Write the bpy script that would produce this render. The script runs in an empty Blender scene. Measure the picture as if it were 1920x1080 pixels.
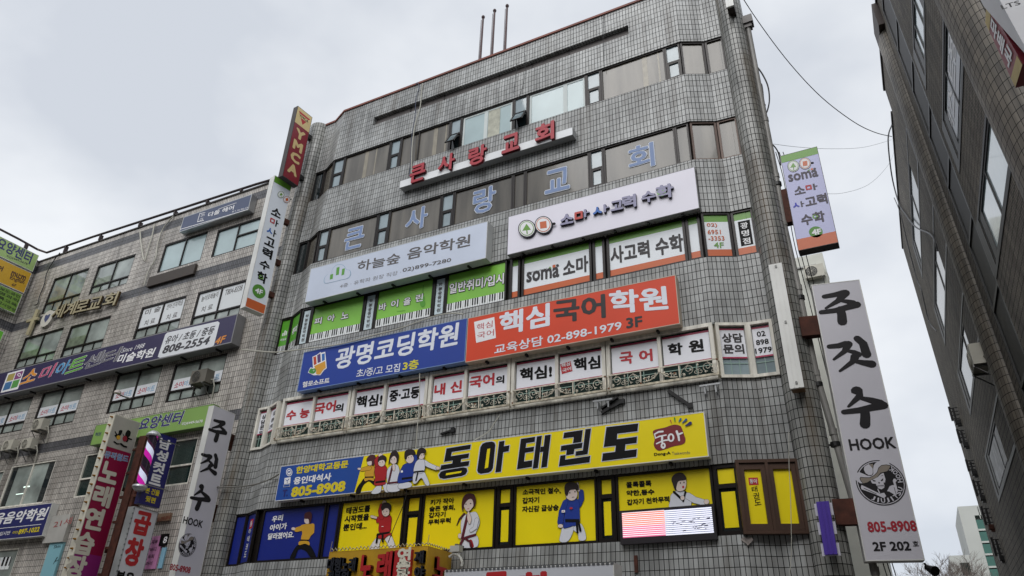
import bpy, bmesh, math, random
from mathutils import Vector, Matrix
random.seed(7)
SC = bpy.context.scene
COL = SC.collection
R = math.radians

# ------------------------------------------------------------------ camera
F, PITCH, ROLL, YAW = 1362.7, .50206, .029904, -.48699      # focal length in pixels of a 1920 wide frame
CAM = Vector((0, -16.5, 1.6))
cy, sy, cp, sp = math.cos(YAW), math.sin(YAW), math.cos(PITCH), math.sin(PITCH)
fwd = Vector((sy*cp, cy*cp, sp)); rt0 = Vector((cy, -sy, 0)); up0 = rt0.cross(fwd)
RT = math.cos(ROLL)*rt0 + math.sin(ROLL)*up0
UP = -math.sin(ROLL)*rt0 + math.cos(ROLL)*up0
cd = bpy.data.cameras.new('camera'); cd.sensor_width = 36; cd.lens = 36*F/1920; cd.clip_end = 3000; cd.clip_start = .05
co = bpy.data.objects.new('camera', cd); COL.objects.link(co)
m3 = Matrix((RT, UP, -fwd)).transposed()
co.matrix_world = Matrix.Translation(CAM) @ m3.to_4x4()
SC.camera = co
SC.render.resolution_x, SC.render.resolution_y = 1024, 576

# ------------------------------------------------------------------ sky, sun, exposure
SUN_EL, SUN_AZ = R(48), R(172)          # overcast: a weak, very soft sun
W = bpy.data.worlds.new('World'); SC.world = W; W.use_nodes = True
nt = W.node_tree; nt.nodes.clear()
out = nt.nodes.new('ShaderNodeOutputWorld'); bg = nt.nodes.new('ShaderNodeBackground'); bg.inputs[1].default_value = .1
sky = nt.nodes.new('ShaderNodeTexSky'); sky.sky_type = 'NISHITA'; sky.sun_disc = False; sky.sun_elevation = SUN_EL; sky.sun_rotation = SUN_AZ
tc = nt.nodes.new('ShaderNodeTexCoord'); mp = nt.nodes.new('ShaderNodeMapping'); mp.inputs['Scale'].default_value = (1, 1, 1.6)
nz = nt.nodes.new('ShaderNodeTexNoise'); nz.inputs['Scale'].default_value = 2.1; nz.inputs['Detail'].default_value = 5; nz.inputs['Roughness'].default_value = .5
rp = nt.nodes.new('ShaderNodeValToRGB')
rp.color_ramp.elements[0].position = .39; rp.color_ramp.elements[0].color = (.51, .54, .59, 1)
rp.color_ramp.elements[1].position = .6; rp.color_ramp.elements[1].color = (.71, .73, .755, 1)
sc10 = nt.nodes.new('ShaderNodeVectorMath'); sc10.operation = 'SCALE'; sc10.inputs['Scale'].default_value = 10
mx = nt.nodes.new('ShaderNodeMix'); mx.data_type = 'RGBA'; mx.inputs[0].default_value = .93
L = nt.links.new
L(tc.outputs['Generated'], mp.inputs[0]); L(mp.outputs[0], nz.inputs['Vector']); L(nz.outputs[0], rp.inputs[0])
L(rp.outputs[0], sc10.inputs[0]); L(sky.outputs[0], mx.inputs[6]); L(sc10.outputs[0], mx.inputs[7]); L(mx.outputs[2], bg.inputs[0]); L(bg.outputs[0], out.inputs[0])
sl = bpy.data.lights.new('sun', 'SUN'); sl.energy = 1.4; sl.angle = R(50); sl.color = (1, .985, .965)
so = bpy.data.objects.new('sun', sl); COL.objects.link(so)
sd = Vector((math.sin(SUN_AZ)*math.cos(SUN_EL), math.cos(SUN_AZ)*math.cos(SUN_EL), math.sin(SUN_EL)))
so.rotation_euler = sd.to_track_quat('Z', 'Y').to_euler()
so.location = (0, -40, 60)
SC.view_settings.view_transform = 'Standard'; SC.view_settings.look = 'None'; SC.view_settings.gamma = 1; SC.view_settings.exposure = .42

# ------------------------------------------------------------------ measuring helpers
def ray(x, y):
    return RT*((x-960)/F) - UP*((y-540)/F) + fwd
CROPS = {'A': (0, 270, 4), 'B': (0, 540, 4), 'C': (0, 810, 4), 'D': (480, 135, 4), 'E': (480, 405, 4), 'F': (480, 675, 4), 'G': (400, 810, 4),
         'H': (960, 0, 4), 'I': (960, 270, 4), 'J': (960, 540, 4), 'K': (880, 810, 4), 'L': (1300, 810, 4), 'M': (1300, 540, 4), 'N': (1440, 0, 4),
         'O': (1440, 270, 4), 'Q': (1440, 810, 4), 'S': (640, 930, 6), 'T': (490, 730, 6), 'U': (1200, 760, 12), 'V': (560, 630, 12),
         'X': (1500, 560, 4.155), 'Y': (1590, 850, 9.817), 'Z': (1700, 540, 2), 'P': (420, 180, 3), 'W': (100, 760, 3.375), 'R': (1400, 460, 1.742),
         'n': (1720, 0, 6.75), 'p': (0, 0, 1), 'b': (600, 1000, 3.4286), 'w': (0, 430, 4), 'y': (170, 770, 13.5), 'k': (920, 780, 3.4286)}
def q(c, x, y):
    a = CROPS[c]; return (a[0]+x/a[2], a[1]+y/a[2])

class Plane:
    """a flat frame in the place: origin o, axes u (to the right) and v (up), n towards the street"""
    def __init__(s, o, u, v=(0, 0, 1)):
        s.o = Vector(o); s.u = Vector(u); s.v = Vector(v); s.n = s.u.cross(s.v).normalized()
    def pt(s, a, b, d=0): return s.o + s.u*a + s.v*b + s.n*d
    def px(s, x, y):
        r = ray(x, y); k = (s.o-CAM).dot(s.n)/r.dot(s.n); w = CAM + r*k - s.o
        uu, uv, vv = s.u.dot(s.u), s.u.dot(s.v), s.v.dot(s.v); a, b = w.dot(s.u), w.dot(s.v); D = uu*vv-uv*uv
        return ((a*vv-b*uv)/D, (b*uu-a*uv)/D)
    def off(s, d): return Plane(s.o + s.n*d, s.u, s.v)
    def hpx(s, x, y, h):                       # a height of h pixels at pixel (x, y), in metres
        a = s.px(x, y); f = 0
        p0, p1 = s.pt(*a), s.pt(a[0], a[1]+.1)
        return h*.1/(Vector(proj(p1))-Vector(proj(p0))).length
def proj(p):
    w = p-CAM; z = w.dot(fwd); return (960+F*w.dot(RT)/z, 540-F*w.dot(UP)/z)
FAC = Plane((0, 0, 0), (1, 0, 0))
def fac(d): return FAC.off(d)

# ------------------------------------------------------------------ materials
def lin(c): return tuple(((v/255)/12.92 if v/255 <= .04045 else ((v/255+.055)/1.055)**2.4) for v in c)
MATS = {}
def mat(name, rgb, rough=.5, metal=0., dirt=.12, dscale=1.2, emit=0, spec=.5, streak=False, coat=0):
    if name in MATS: return MATS[name]
    m = bpy.data.materials.new(name); m.use_nodes = True; t = m.node_tree; b = t.nodes['Principled BSDF']
    c = lin(rgb)
    b.inputs['Base Color'].default_value = (*c, 1); b.inputs['Roughness'].default_value = rough; b.inputs['Metallic'].default_value = metal
    b.inputs['Specular IOR Level'].default_value = spec
    if coat: b.inputs['Coat Weight'].default_value = coat; b.inputs['Coat Roughness'].default_value = .03
    if dirt:
        g = t.nodes.new('ShaderNodeNewGeometry'); mpp = t.nodes.new('ShaderNodeMapping')
        mpp.inputs['Scale'].default_value = (3, 3, .35) if streak else (1, 1, 1)
        n = t.nodes.new('ShaderNodeTexNoise'); n.inputs['Scale'].default_value = dscale; n.inputs['Detail'].default_value = 6
        mr = t.nodes.new('ShaderNodeMapRange'); mr.inputs[1].default_value = .3; mr.inputs[2].default_value = .7; mr.inputs[3].default_value = 1-dirt; mr.inputs[4].default_value = 1+dirt*.4
        vm = t.nodes.new('ShaderNodeVectorMath'); vm.operation = 'SCALE'; vm.inputs[0].default_value = c
        t.links.new(g.outputs['Position'], mpp.inputs[0]); t.links.new(mpp.outputs[0], n.inputs['Vector']); t.links.new(n.outputs[0], mr.inputs[0])
        t.links.new(mr.outputs[0], vm.inputs['Scale']); t.links.new(vm.outputs[0], b.inputs['Base Color'])
    if emit:
        b.inputs['Emission Color'].default_value = (*c, 1); b.inputs['Emission Strength'].default_value = emit
    MATS[name] = m; return m

def tile_mat(name, c1, c2, grout, w=.105, h=.218, mortar=.0075, dirt=.35, stain=(70, 58, 40), stain_amt=.25, rough=.3, slo=.54):
    m = bpy.data.materials.new(name); m.use_nodes = True; t = m.node_tree; N = t.nodes.new; b = t.nodes['Principled BSDF']; K = t.links.new
    uv = N('ShaderNodeUVMap'); uv.uv_map = 'UVMap'
    br = N('ShaderNodeTexBrick'); br.offset = 0; br.squash = 1; br.inputs['Scale'].default_value = 1
    br.inputs['Brick Width'].default_value = w; br.inputs['Row Height'].default_value = h; br.inputs['Mortar Size'].default_value = mortar; br.inputs['Mortar Smooth'].default_value = .1
    br.inputs['Color1'].default_value = (*lin(c1), 1); br.inputs['Color2'].default_value = (*lin(c2), 1); br.inputs['Mortar'].default_value = (*lin(grout), 1)
    K(uv.outputs[0], br.inputs['Vector'])
    # rain streaks: noise stretched along the height, and broad cloudy dirt
    m1 = N('ShaderNodeMapping'); m1.inputs['Scale'].default_value = (5, .28, 1); K(uv.outputs[0], m1.inputs[0])
    n1 = N('ShaderNodeTexNoise'); n1.inputs['Scale'].default_value = 1; n1.inputs['Detail'].default_value = 5; K(m1.outputs[0], n1.inputs['Vector'])
    n2 = N('ShaderNodeTexNoise'); n2.inputs['Scale'].default_value = .55; n2.inputs['Detail'].default_value = 4; K(uv.outputs[0], n2.inputs['Vector'])
    mul = N('ShaderNodeMath'); mul.operation = 'MULTIPLY'; K(n1.outputs[0], mul.inputs[0]); K(n2.outputs[0], mul.inputs[1])
    mr = N('ShaderNodeMapRange'); mr.inputs[1].default_value = .14; mr.inputs[2].default_value = .36; mr.inputs[3].default_value = 1+dirt*.25; mr.inputs[4].default_value = 1-dirt; K(mul.outputs[0], mr.inputs[0])
    sc = N('ShaderNodeVectorMath'); sc.operation = 'SCALE'; K(br.outputs['Color'], sc.inputs[0]); K(mr.outputs[0], sc.inputs['Scale'])
    n3 = N('ShaderNodeTexNoise'); n3.inputs['Scale'].default_value = 1; n3.inputs['Detail'].default_value = 7
    m3_ = N('ShaderNodeMapping'); m3_.inputs['Scale'].default_value = (2.2, .22, 1); m3_.inputs['Location'].default_value = (3.3, 1.7, 0); K(uv.outputs[0], m3_.inputs[0]); K(m3_.outputs[0], n3.inputs['Vector'])
    r3 = N('ShaderNodeMapRange'); r3.inputs[1].default_value = slo; r3.inputs[2].default_value = slo+.17; r3.inputs[3].default_value = 0; r3.inputs[4].default_value = stain_amt; K(n3.outputs[0], r3.inputs[0])
    mxx = N('ShaderNodeMix'); mxx.data_type = 'RGBA'; mxx.inputs[7].default_value = (*lin(stain), 1); K(r3.outputs[0], mxx.inputs[0]); K(sc.outputs[0], mxx.inputs[6])
    K(mxx.outputs[2], b.inputs['Base Color'])
    rr = N('ShaderNodeMapRange'); rr.inputs[3].default_value = rough; rr.inputs[4].default_value = .9; K(br.outputs['Fac'], rr.inputs[0]); K(rr.outputs[0], b.inputs['Roughness'])
    bp = N('ShaderNodeBump'); bp.invert = True; bp.inputs['Strength'].default_value = .5; bp.inputs['Distance'].default_value = .006; K(br.outputs['Fac'], bp.inputs['Height']); K(bp.outputs[0], b.inputs['Normal'])
    MATS[name] = m; return m

T_MAIN = tile_mat('grey_glazed_tile', (182, 184, 183), (160, 161, 159), (15, 15, 15), mortar=.008, dirt=.45, stain_amt=.35)
T_COL = tile_mat('column_tile', (162, 162, 158), (140, 140, 135), (12, 12, 12), mortar=.0088, stain_amt=.6, slo=.53, stain=(92, 74, 48), dirt=.45)
T_LEFT = tile_mat('beige_tile', (206, 200, 192), (178, 172, 165), (40, 37, 34), mortar=.008, dirt=.4, stain_amt=.35)
T_LDARK = tile_mat('dark_grey_tile', (98, 98, 102), (82, 82, 86), (30, 29, 28))
T_RIGHT = tile_mat('brown_grey_tile', (128, 120, 108), (106, 99, 90), (26, 24, 22), w=.1, h=.2, mortar=.012, dirt=.45, stain_amt=.3, rough=.75)
T_RCOL = tile_mat('brown_column_tile', (132, 124, 112), (106, 99, 90), (22, 20, 19), w=.16, h=.22, mortar=.0088, dirt=.45, stain_amt=.4, rough=.55)
DARKFRAME = mat('dark_brown_frame', (32, 26, 24), .35, .3, .25)
BROWNFRAME = mat('brown_frame', (82, 60, 48), .4, .2, .25)
BLACK = mat('black_paint', (14, 14, 15), .45, 0, .1)
WHITEFRAME = mat('aged_white_frame', (232, 228, 216), .5, 0, .3, 3, streak=True)
ALU = mat('aluminium', (176, 178, 180), .35, .7, .1)
STEEL = mat('galvanised_steel', (130, 130, 128), .45, .6, .25)
WHITE = mat('sign_white', (214, 214, 222), .45, 0, .05)
CASE = mat('sign_casing', (224, 224, 220), .45, .1, .15)
RUST = mat('rusty_steel', (84, 46, 34), .8, .2, .5, 5)
GREYPIPE = mat('grey_pipe', (140, 138, 134), .5, .1, .3, 2)
CABLE = mat('black_cable', (30, 30, 32), .6, 0, 0)
LCABLE = mat('pale_cable', (186, 184, 172), .6, 0, .1)
GLASSDK = mat('dark_glass', (30, 38, 40), .05, 0, .2, coat=.5)
GLASSGR = mat('green_glass', (34, 52, 49), .06, 0, .3, 2, coat=.5)
GLASSFILM = mat('brown_film_glass', (116, 111, 102), .12, 0, .5, .9, streak=True, coat=.4)  # streaky mottling here and below paints in reflections and curtain tone
GLASSFILM2 = mat('dark_film_glass', (100, 95, 86), .12, 0, .55, .8, streak=True, coat=.4)
GLASSSKY = mat('sky_pale_glass', (150, 166, 172), .04, 0, .25, 1.5, coat=1)  # pale base colour stands in for the sky reflected in the panes
GLASSL = mat('grey_green_glass', (156, 166, 160), .06, 0, .5, 1.2, coat=.8)
STRIPGL = mat('dull_dark_glass', (38, 36, 35), .5, 0, .3, 1, spec=.2)
GLASSPALE = mat('pale_blind_glass', (176, 196, 198), .12, 0, .1, 1.5, coat=.6)
def paint(name, rgb, rough=.5, dirt=.06): return mat(name, rgb, rough, 0, dirt)
RED = paint('sign_red', (186, 34, 40)); KRED = paint('korean_red', (190, 36, 48)); INK = mat('ink_black', (15, 14, 16), .6, 0, 0, spec=.2)
GREY_T = paint('letter_grey', (92, 88, 88)); NAVY = paint('navy', (34, 36, 110)); YEL = paint('sign_yellow', (226, 206, 36)); ORG = paint('sign_orange', (222, 64, 18))
BLUE = paint('sign_blue', (22, 60, 156)); GRN = paint('sign_green', (112, 164, 44)); OFFW = paint('off_white', (242, 242, 244), .5, .03); GREENLIME = paint('lime_green', (150, 200, 80))

# ------------------------------------------------------------------ mesh builder
class MB:
    def __init__(s): s.v = []; s.f = []; s.m = []; s.uv = []; s.sm = []
    def face(s, pts, mi=0, uv=None, smooth=False):
        b = len(s.v); s.v += [Vector(p) for p in pts]; s.f.append(list(range(b, b+len(pts)))); s.m.append(mi); s.uv.append(uv); s.sm.append(smooth)
    def box(s, P, a0, a1, b0, b1, d0, d1, mi=0, skip=''):
        if a0 > a1: a0, a1 = a1, a0
        if b0 > b1: b0, b1 = b1, b0
        if d0 > d1: d0, d1 = d1, d0
        c = [P.pt(a, b, d) for d in (d0, d1) for b in (b0, b1) for a in (a0, a1)]
        for nm, i in (('f', (4, 5, 7, 6)), ('k', (1, 0, 2, 3)), ('b', (0, 1, 5, 4)), ('t', (6, 7, 3, 2)), ('l', (0, 4, 6, 2)), ('r', (5, 1, 3, 7))):
            if nm not in skip: s.face([c[j] for j in i], mi)
    def poly(s, P, pts, d, mi=0): s.face([P.pt(a, b, d) for a, b in pts], mi)
    def prism(s, P, pts, d0, d1, mi=0, ms=None):
        ar = sum(pts[i][0]*pts[(i+1) % len(pts)][1]-pts[(i+1) % len(pts)][0]*pts[i][1] for i in range(len(pts)))
        if ar < 0: pts = pts[::-1]
        s.poly(P, pts, d1, mi); s.poly(P, pts[::-1], d0, mi)
        for i in range(len(pts)):
            a, b = pts[i], pts[(i+1) % len(pts)]
            s.face([P.pt(*a, d0), P.pt(*b, d0), P.pt(*b, d1), P.pt(*a, d1)], mi if ms is None else ms)
    def tube(s, pts, r, n=8, mi=0, cap=True, r1=None):
        pts = [Vector(p) for p in pts]; rings = []
        prev = None
        for i, p in enumerate(pts):
            d = (pts[min(i+1, len(pts)-1)]-pts[max(i-1, 0)]).normalized()
            if prev is None:
                x = d.orthogonal().normalized()
            else:
                x = (prev - d*prev.dot(d)).normalized()
            prev = x; y = d.cross(x)
            rr = r if r1 is None else r+(r1-r)*i/(len(pts)-1)
            rings.append([p+(x*math.cos(2*math.pi*k/n)+y*math.sin(2*math.pi*k/n))*rr for k in range(n)])
        for i in range(len(rings)-1):
            for k in range(n):
                k2 = (k+1) % n; s.face([rings[i][k], rings[i][k2], rings[i+1][k2], rings[i+1][k]], mi, None, n > 4)
        if cap: s.face(rings[0][::-1], mi); s.face(rings[-1], mi)
    def build(s, name, mats, parent=None, weld=False):
        o0 = wloc(parent); me = bpy.data.meshes.new(name)
        me.from_pydata([v-o0 for v in s.v], [], s.f)
        for mm in (mats if isinstance(mats, (list, tuple)) else [mats]): me.materials.append(mm)
        me.polygons.foreach_set('material_index', s.m)
        me.polygons.foreach_set('use_smooth', s.sm)
        if any(u for u in s.uv):
            ul = me.uv_layers.new(name='UVMap'); k = 0
            for fi, u in enumerate(s.uv):
                for j in range(len(s.f[fi])):
                    ul.data[k].uv = u[j] if u else (0, 0); k += 1
        if weld:
            b = bmesh.new(); b.from_mesh(me); bmesh.ops.remove_doubles(b, verts=b.verts, dist=1e-5); b.to_mesh(me); b.free()
        me.update()
        o = bpy.data.objects.new(name, me); COL.objects.link(o)
        if parent: o.parent = parent
        return o
def wloc(o):
    v = Vector((0, 0, 0))
    while o is not None: v = v + o.location; o = o.parent
    return v
def thing(name, label, cat, loc=(0, 0, 0), group=None, kind=None):
    o = bpy.data.objects.new(name, None); COL.objects.link(o); o.location = loc; o.empty_display_size = .2
    return tag(o, label, cat, group, kind)
def tag(o, label, cat, group=None, kind=None):
    if label: o['label'] = label
    if cat: o['category'] = cat
    if group: o['group'] = group
    if kind: o['kind'] = kind
    return o

def boxes(name, m, parent, P, lst):
    for b in lst:
        mb = MB(); mb.box(P, *b); mb.build(name, m, parent)
# ------------------------------------------------------------------ lettering
TXT = {}
def raw_glyphs(text, extr):
    c = bpy.data.curves.new('t', 'FONT'); c.body = text; c.size = 1; c.resolution_u = 2
    if extr: c.extrude = .5
    o = bpy.data.objects.new('t', c); me = o.to_mesh()
    vs = [v.co.copy() for v in me.vertices]; fs = [(list(p.vertices), p.normal.z) for p in me.polygons]
    o.to_mesh_clear(); bpy.data.objects.remove(o); bpy.data.curves.remove(c)
    if not vs: raise ValueError(text)
    return vs, fs
def glyphs(text, bold, extr=False):
    """letter shapes; heavier weights are the plain letters spread by a small radius, each copy a hair in front of the last"""
    k = (text, bold, extr)
    if k in TXT: return TXT[k]
    if bold == 0 or bold is None:
        vs, fs = raw_glyphs(text, extr); vs = [Vector((v.x, v.y, v.z)) for v in vs]; lay = [0.]*len(vs)
    else:
        v0, f0, *_ = glyphs(text, 0, extr); vs, fs, lay = [], [], []; n = 8 if bold < .06 else 12
        for i in range(n+1):
            dx, dy = (0, 0) if i == n else (bold*math.cos(2*math.pi*(i+.5)/n), bold*math.sin(2*math.pi*(i+.5)/n)); k0 = len(vs)
            vs += [Vector((v.x+dx, v.y+dy, v.z)) for v in v0]; fs += [([j+k0 for j in f], z) for f, z in f0]; lay += [i*.00025]*len(v0)
    x0, x1 = min(v.x for v in vs), max(v.x for v in vs); y0, y1 = min(v.y for v in vs), max(v.y for v in vs)
    TXT[k] = (vs, fs, x0, x1, y0, y1, lay); return TXT[k]
def txt(parent, P, text, a, b, h, m, bold=.02, d=.004, slant=0, name='lettering', depth=0, side=None, ref=None, rot=0):
    """text between pixel a (left, mid height) and pixel b (right, mid height), h pixels tall, lying on plane P"""
    (s0, t0), (s1, t1) = P.px(*a), P.px(*b)
    H = P.hpx((a[0]+b[0])/2, (a[1]+b[1])/2, h)
    return txt_m(parent, P, text, s0, t0, s1, t1, H, m, bold, d, slant, name, depth, side, ref, rot)
def txt_m(parent, P, text, s0, t0, s1, t1, H, m, bold=.02, d=.004, slant=0, name='lettering', depth=0, side=None, ref=None, rot=0):
    vs, fs, x0, x1, y0, y1, lay = glyphs(text, bold, depth > 0)
    if ref is not None: _, _, x0, x1, y0, y1, _ = glyphs(text, ref, depth > 0)     # scale as the plain letters: an outline grows round them
    mb = MB(); mb_v = []
    for v, ly in zip(vs, lay):
        u = (v.x-x0)/(x1-x0); w = (v.y-y0)/(y1-y0)-.5
        a = s0+(s1-s0)*u; b = t0+(t1-t0)*u
        dx, dy = slant*w*H, w*H
        mb_v.append(P.pt(a+dx, b+dy, d+(v.z+.5)*depth+ly if depth else d+ly))
    mb.v = mb_v; mb.f = [f for f, _ in fs]; mb.m = [0 if (not depth or nz_ > .5) else 1 for _, nz_ in fs]; mb.uv = [None]*len(fs); mb.sm = [False]*len(fs)
    if rot:
        c = P.pt((s0+s1)/2, (t0+t1)/2); Rm = Matrix.Rotation(rot, 4, P.n); mb.v = [c+Rm @ (v-c) for v in mb.v]
    return mb.build(name, [m, side or m], parent)
def outl(parent, P, text, a, b, h, m, mo, bold=.02, ow=.05, d=.006, **k):
    txt(parent, P, text, a, b, h, mo, bold+ow, d-.004, name='lettering_outline', ref=bold, **k)
    return txt(parent, P, text, a, b, h, m, bold, d+.001, **k)
def vtxt(parent, P, chars, a, b, size, m, bold=.02, d=.004, wr=1., **k):
    """characters one under another from pixel a (centre of the first) to b (centre of the last), each size px tall"""
    n = len(chars); s0 = P.px(*a); s1 = P.px(*b); H = P.hpx((a[0]+b[0])/2, (a[1]+b[1])/2, size)
    for i, ch in enumerate(chars):
        if ch == ' ': continue
        f = i/(n-1) if n > 1 else 0
        s = s0[0]+(s1[0]-s0[0])*f; t = s0[1]+(s1[1]-s0[1])*f
        txt_m(parent, P, ch, s-H*wr/2, t, s+H*wr/2, t, H, m, bold, d, **k)

# ------------------------------------------------------------------ flat prints (painted pictures on signs and window films)
def catmull(pts, n=4):
    o = []; N = len(pts)
    for i in range(N):
        p0, p1, p2, p3 = pts[i-1], pts[i], pts[(i+1) % N], pts[(i+2) % N]
        for k in range(n):
            t = k/n
            o.append(tuple(.5*((2*p1[j])+(-p0[j]+p2[j])*t+(2*p0[j]-5*p1[j]+4*p2[j]-p3[j])*t*t+(-p0[j]+3*p1[j]-3*p2[j]+p3[j])*t**3) for j in (0, 1)))
    return o
def limb(pts, w0, w1):
    """outline of a tapering rounded stroke"""
    n = len(pts); Lf, Rf = [], []
    for i, p in enumerate(pts):
        a = pts[max(i-1, 0)]; b = pts[min(i+1, n-1)]; dx, dy = b[0]-a[0], b[1]-a[1]; l = math.hypot(dx, dy) or 1
        w = (w0+(w1-w0)*i/max(n-1, 1))/2; nx, ny = -dy/l*w, dx/l*w
        Lf.append((p[0]+nx, p[1]+ny)); Rf.append((p[0]-nx, p[1]-ny))
    def cap(c, frm, w):
        r = w/2; a0 = math.atan2(frm[1]-c[1], frm[0]-c[0]); return [(c[0]+r*math.cos(a0-k*math.pi/5), c[1]+r*math.sin(a0-k*math.pi/5)) for k in range(1, 5)]
    return Lf+cap(pts[-1], Lf[-1], w1)+Rf[::-1]+cap(pts[0], Rf[0], w0)
def draw(parent, P, crop, items, d=.005, name='picture', ol=0, olm=None, step=.0012):
    mats = []; mb = MB(); k = 0
    def mi(m):
        if m not in mats: mats.append(m)
        return mats.index(m)
    for it in items:
        kind, m = it[0], it[1]; opt = it[-1] if isinstance(it[-1], dict) else {}
        o = opt.get('ol', ol)
        def shape(g):
            if kind == 'e':
                _, _, cx, cy_, rx, ry = it[:6]; return [(cx+(rx+g)*math.cos(2*math.pi*i/20), cy_+(ry+g)*math.sin(2*math.pi*i/20)) for i in range(20)]
            if kind == 'l': return limb(it[2], it[3]+2*g, it[4]+2*g)
            pts = list(it[2])
            if kind == 's': pts = catmull(pts)
            if g:
                ar = sum(pts[i][0]*pts[(i+1) % len(pts)][1]-pts[(i+1) % len(pts)][0]*pts[i][1] for i in range(len(pts))); sg = 1 if ar > 0 else -1
                o_ = []
                for i in range(len(pts)):
                    a, b, c = pts[i-1], pts[i], pts[(i+1) % len(pts)]
                    e1 = (b[0]-a[0], b[1]-a[1]); e2 = (c[0]-b[0], c[1]-b[1]); l1 = math.hypot(*e1) or 1; l2 = math.hypot(*e2) or 1
                    nx = (e1[1]/l1+e2[1]/l2); ny = -(e1[0]/l1+e2[0]/l2); ln = math.hypot(nx, ny) or 1
                    o_.append((b[0]+sg*nx/ln*g, b[1]+sg*ny/ln*g))
                pts = o_
            return pts
        for g, mm in (([(o, olm or INK)] if o else [])+[(0, m)]):
            pl = [P.px(*q(crop, *p)) for p in shape(g)]
            ar = sum(pl[i][0]*pl[(i+1) % len(pl)][1]-pl[(i+1) % len(pl)][0]*pl[i][1] for i in range(len(pl)))
            if ar < 0: pl = pl[::-1]
            mb.poly(P, pl, d+k*step, mi(mm)); k += 1
    return mb.build(name, mats, parent)

# ------------------------------------------------------------------ ground
mb = MB(); mb.face([(-400, -400, 0), (400, -400, 0), (400, 600, 0), (-400, 600, 0)])
tag(mb.build('ground', mat('asphalt', (62, 62, 64), .9, 0, .3, .5)), None, None, None, 'structure')
mb = MB(); PG = Plane((0, 0, 0), (1, 0, 0), (0, 1, 0)); mb.box(PG, -60, 2.4, -3.2, .4, 0.004, .14)
tag(mb.build('pavement', mat('paving', (138, 134, 128), .85, 0, .25, 1)), None, None, None, 'structure')

# ------------------------------------------------------------------ added blocks across the street, unseen: they shade lower floors and reflect in glass
OPW = mat('opposite_render', (150, 144, 136), .8, 0, .2, .4)
for x0_, x1_, hh in ((-62, -38, 20), (-37.5, -16, 24), (-15.5, 2, 22), (2.5, 24, 25), (24.5, 46, 20)):
    PO = Plane((0, -26, 0), (-1, 0, 0)); mb = MB(); mb.box(PO, -x1_, -x0_, 0, hh, -14, 0); o = mb.build('added_street_block', OPW); tag(o, None, None, None, 'structure')
    mb = MB(); z = 4.2
    while z < hh-2: mb.box(PO, -x1_+1, -x0_-1, z, z+1.6, .002, .05); z += 3.3
    mb.build('window_band', GLASSDK, o)
# ------------------------------------------------------------------ the main building
def warp(v):
    x = v.x; c = max(0, min(1, (-x-5)/11.7)); e = max(0, min(1, (x+3.5)/2))
    return Vector((x-.042*(19.5-v.z)*c+.012*(19.5-v.z)*e, v.y, v.z))
def grid_wall(mb, P, s0, s1, t0, t1, holes, depth=.16, mi=0, us=0, sides=True, rows=None):
    ss = sorted({s0, s1, *[h[0] for h in holes], *[h[1] for h in holes]}); ss = [x for x in ss if s0 <= x <= s1]
    ts = sorted({t0, t1, *[h[2] for h in holes], *[h[3] for h in holes], *([r for h in (rows or []) for r in h[:2]])}); ts = [x for x in ts if t0 <= x <= t1]
    for i in range(len(ss)-1):
        for j in range(len(ts)-1):
            a, b, c, d = ss[i], ss[i+1], ts[j], ts[j+1]; mx_, my_ = (a+b)/2, (c+d)/2
            if any(h[0] < mx_ < h[1] and h[2] < my_ < h[3] for h in holes): continue
            k = mi
            for r in rows or []:
                if r[0] < my_ < r[1]: k = r[2]
            mb.face([P.pt(a, c), P.pt(b, c), P.pt(b, d), P.pt(a, d)], k, [(us+a, c), (us+b, c), (us+b, d), (us+a, d)])
    for h in holes:
        a, b, c, d = max(h[0], s0), min(h[1], s1), h[2], h[3]; D = -depth
        mb.face([P.pt(a, d), P.pt(b, d), P.pt(b, d, D), P.pt(a, d, D)], mi, [(us+a, d), (us+b, d), (us+b, d+depth), (us+a, d+depth)])
        mb.face([P.pt(b, c), P.pt(a, c), P.pt(a, c, D), P.pt(b, c, D)], mi, [(us+b, c), (us+a, c), (us+a, c-depth), (us+b, c-depth)])
        if sides:
            for x, f in ((h[0], 1), (h[1], -1)):
                if s0-1e-6 <= x <= s1+1e-6 and not (len(h) > 4 and h[4]):
                    p = [P.pt(x, c), P.pt(x, c, D), P.pt(x, d, D), P.pt(x, d)]
                    u = [(us+x, c), (us+x+f*depth, c), (us+x+f*depth, d), (us+x, d)]
                    mb.face(p if f < 0 else p[::-1], mi, u if f < 0 else u[::-1])
BANDS = {6: (17.92, 19.32), 5: (14.68, 16.08), 4: (11.48, 12.9), 3: (8.13, 9.57), 2: (4.58, 6.12)}
PROF = [(-17.92, .34), (-17.4, .32), (-16.7, 0), (-3.1, 0), (-2.43, .31), (-1.88, .34)]
ZT = 21.72
MAIN = thing('tiled_office_building', 'seven storey grey tiled building covered in shop signs between the beige block and the alley', 'building', (-10, 3, 0))
mb = MB(); bk = MB(); us = 0
SEG = []
for i in range(5):
    (x0, y0), (x1, y1) = PROF[i], PROF[i+1]; l = math.hypot(x1-x0, y1-y0)
    P = Plane((x0, y0, 0), ((x1-x0)/l, (y1-y0)/l, 0)); SEG.append((P, l))
    holes = [(0, l, a, b, 1) for a, b in BANDS.values()]
    if i == 2: holes.append((-15.05+16.7, -4.7+16.7, 20.41, 20.83))
    grid_wall(mb, P, 0, l, 0, ZT, holes, .16, 0, us)
    for a, b in BANDS.values(): bk.box(P, 0, l, a-.02, b+.02, -.2, -.161)
    us += l
mb.v = [warp(v) for v in mb.v]; bk.v = [warp(v) for v in bk.v]
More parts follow.
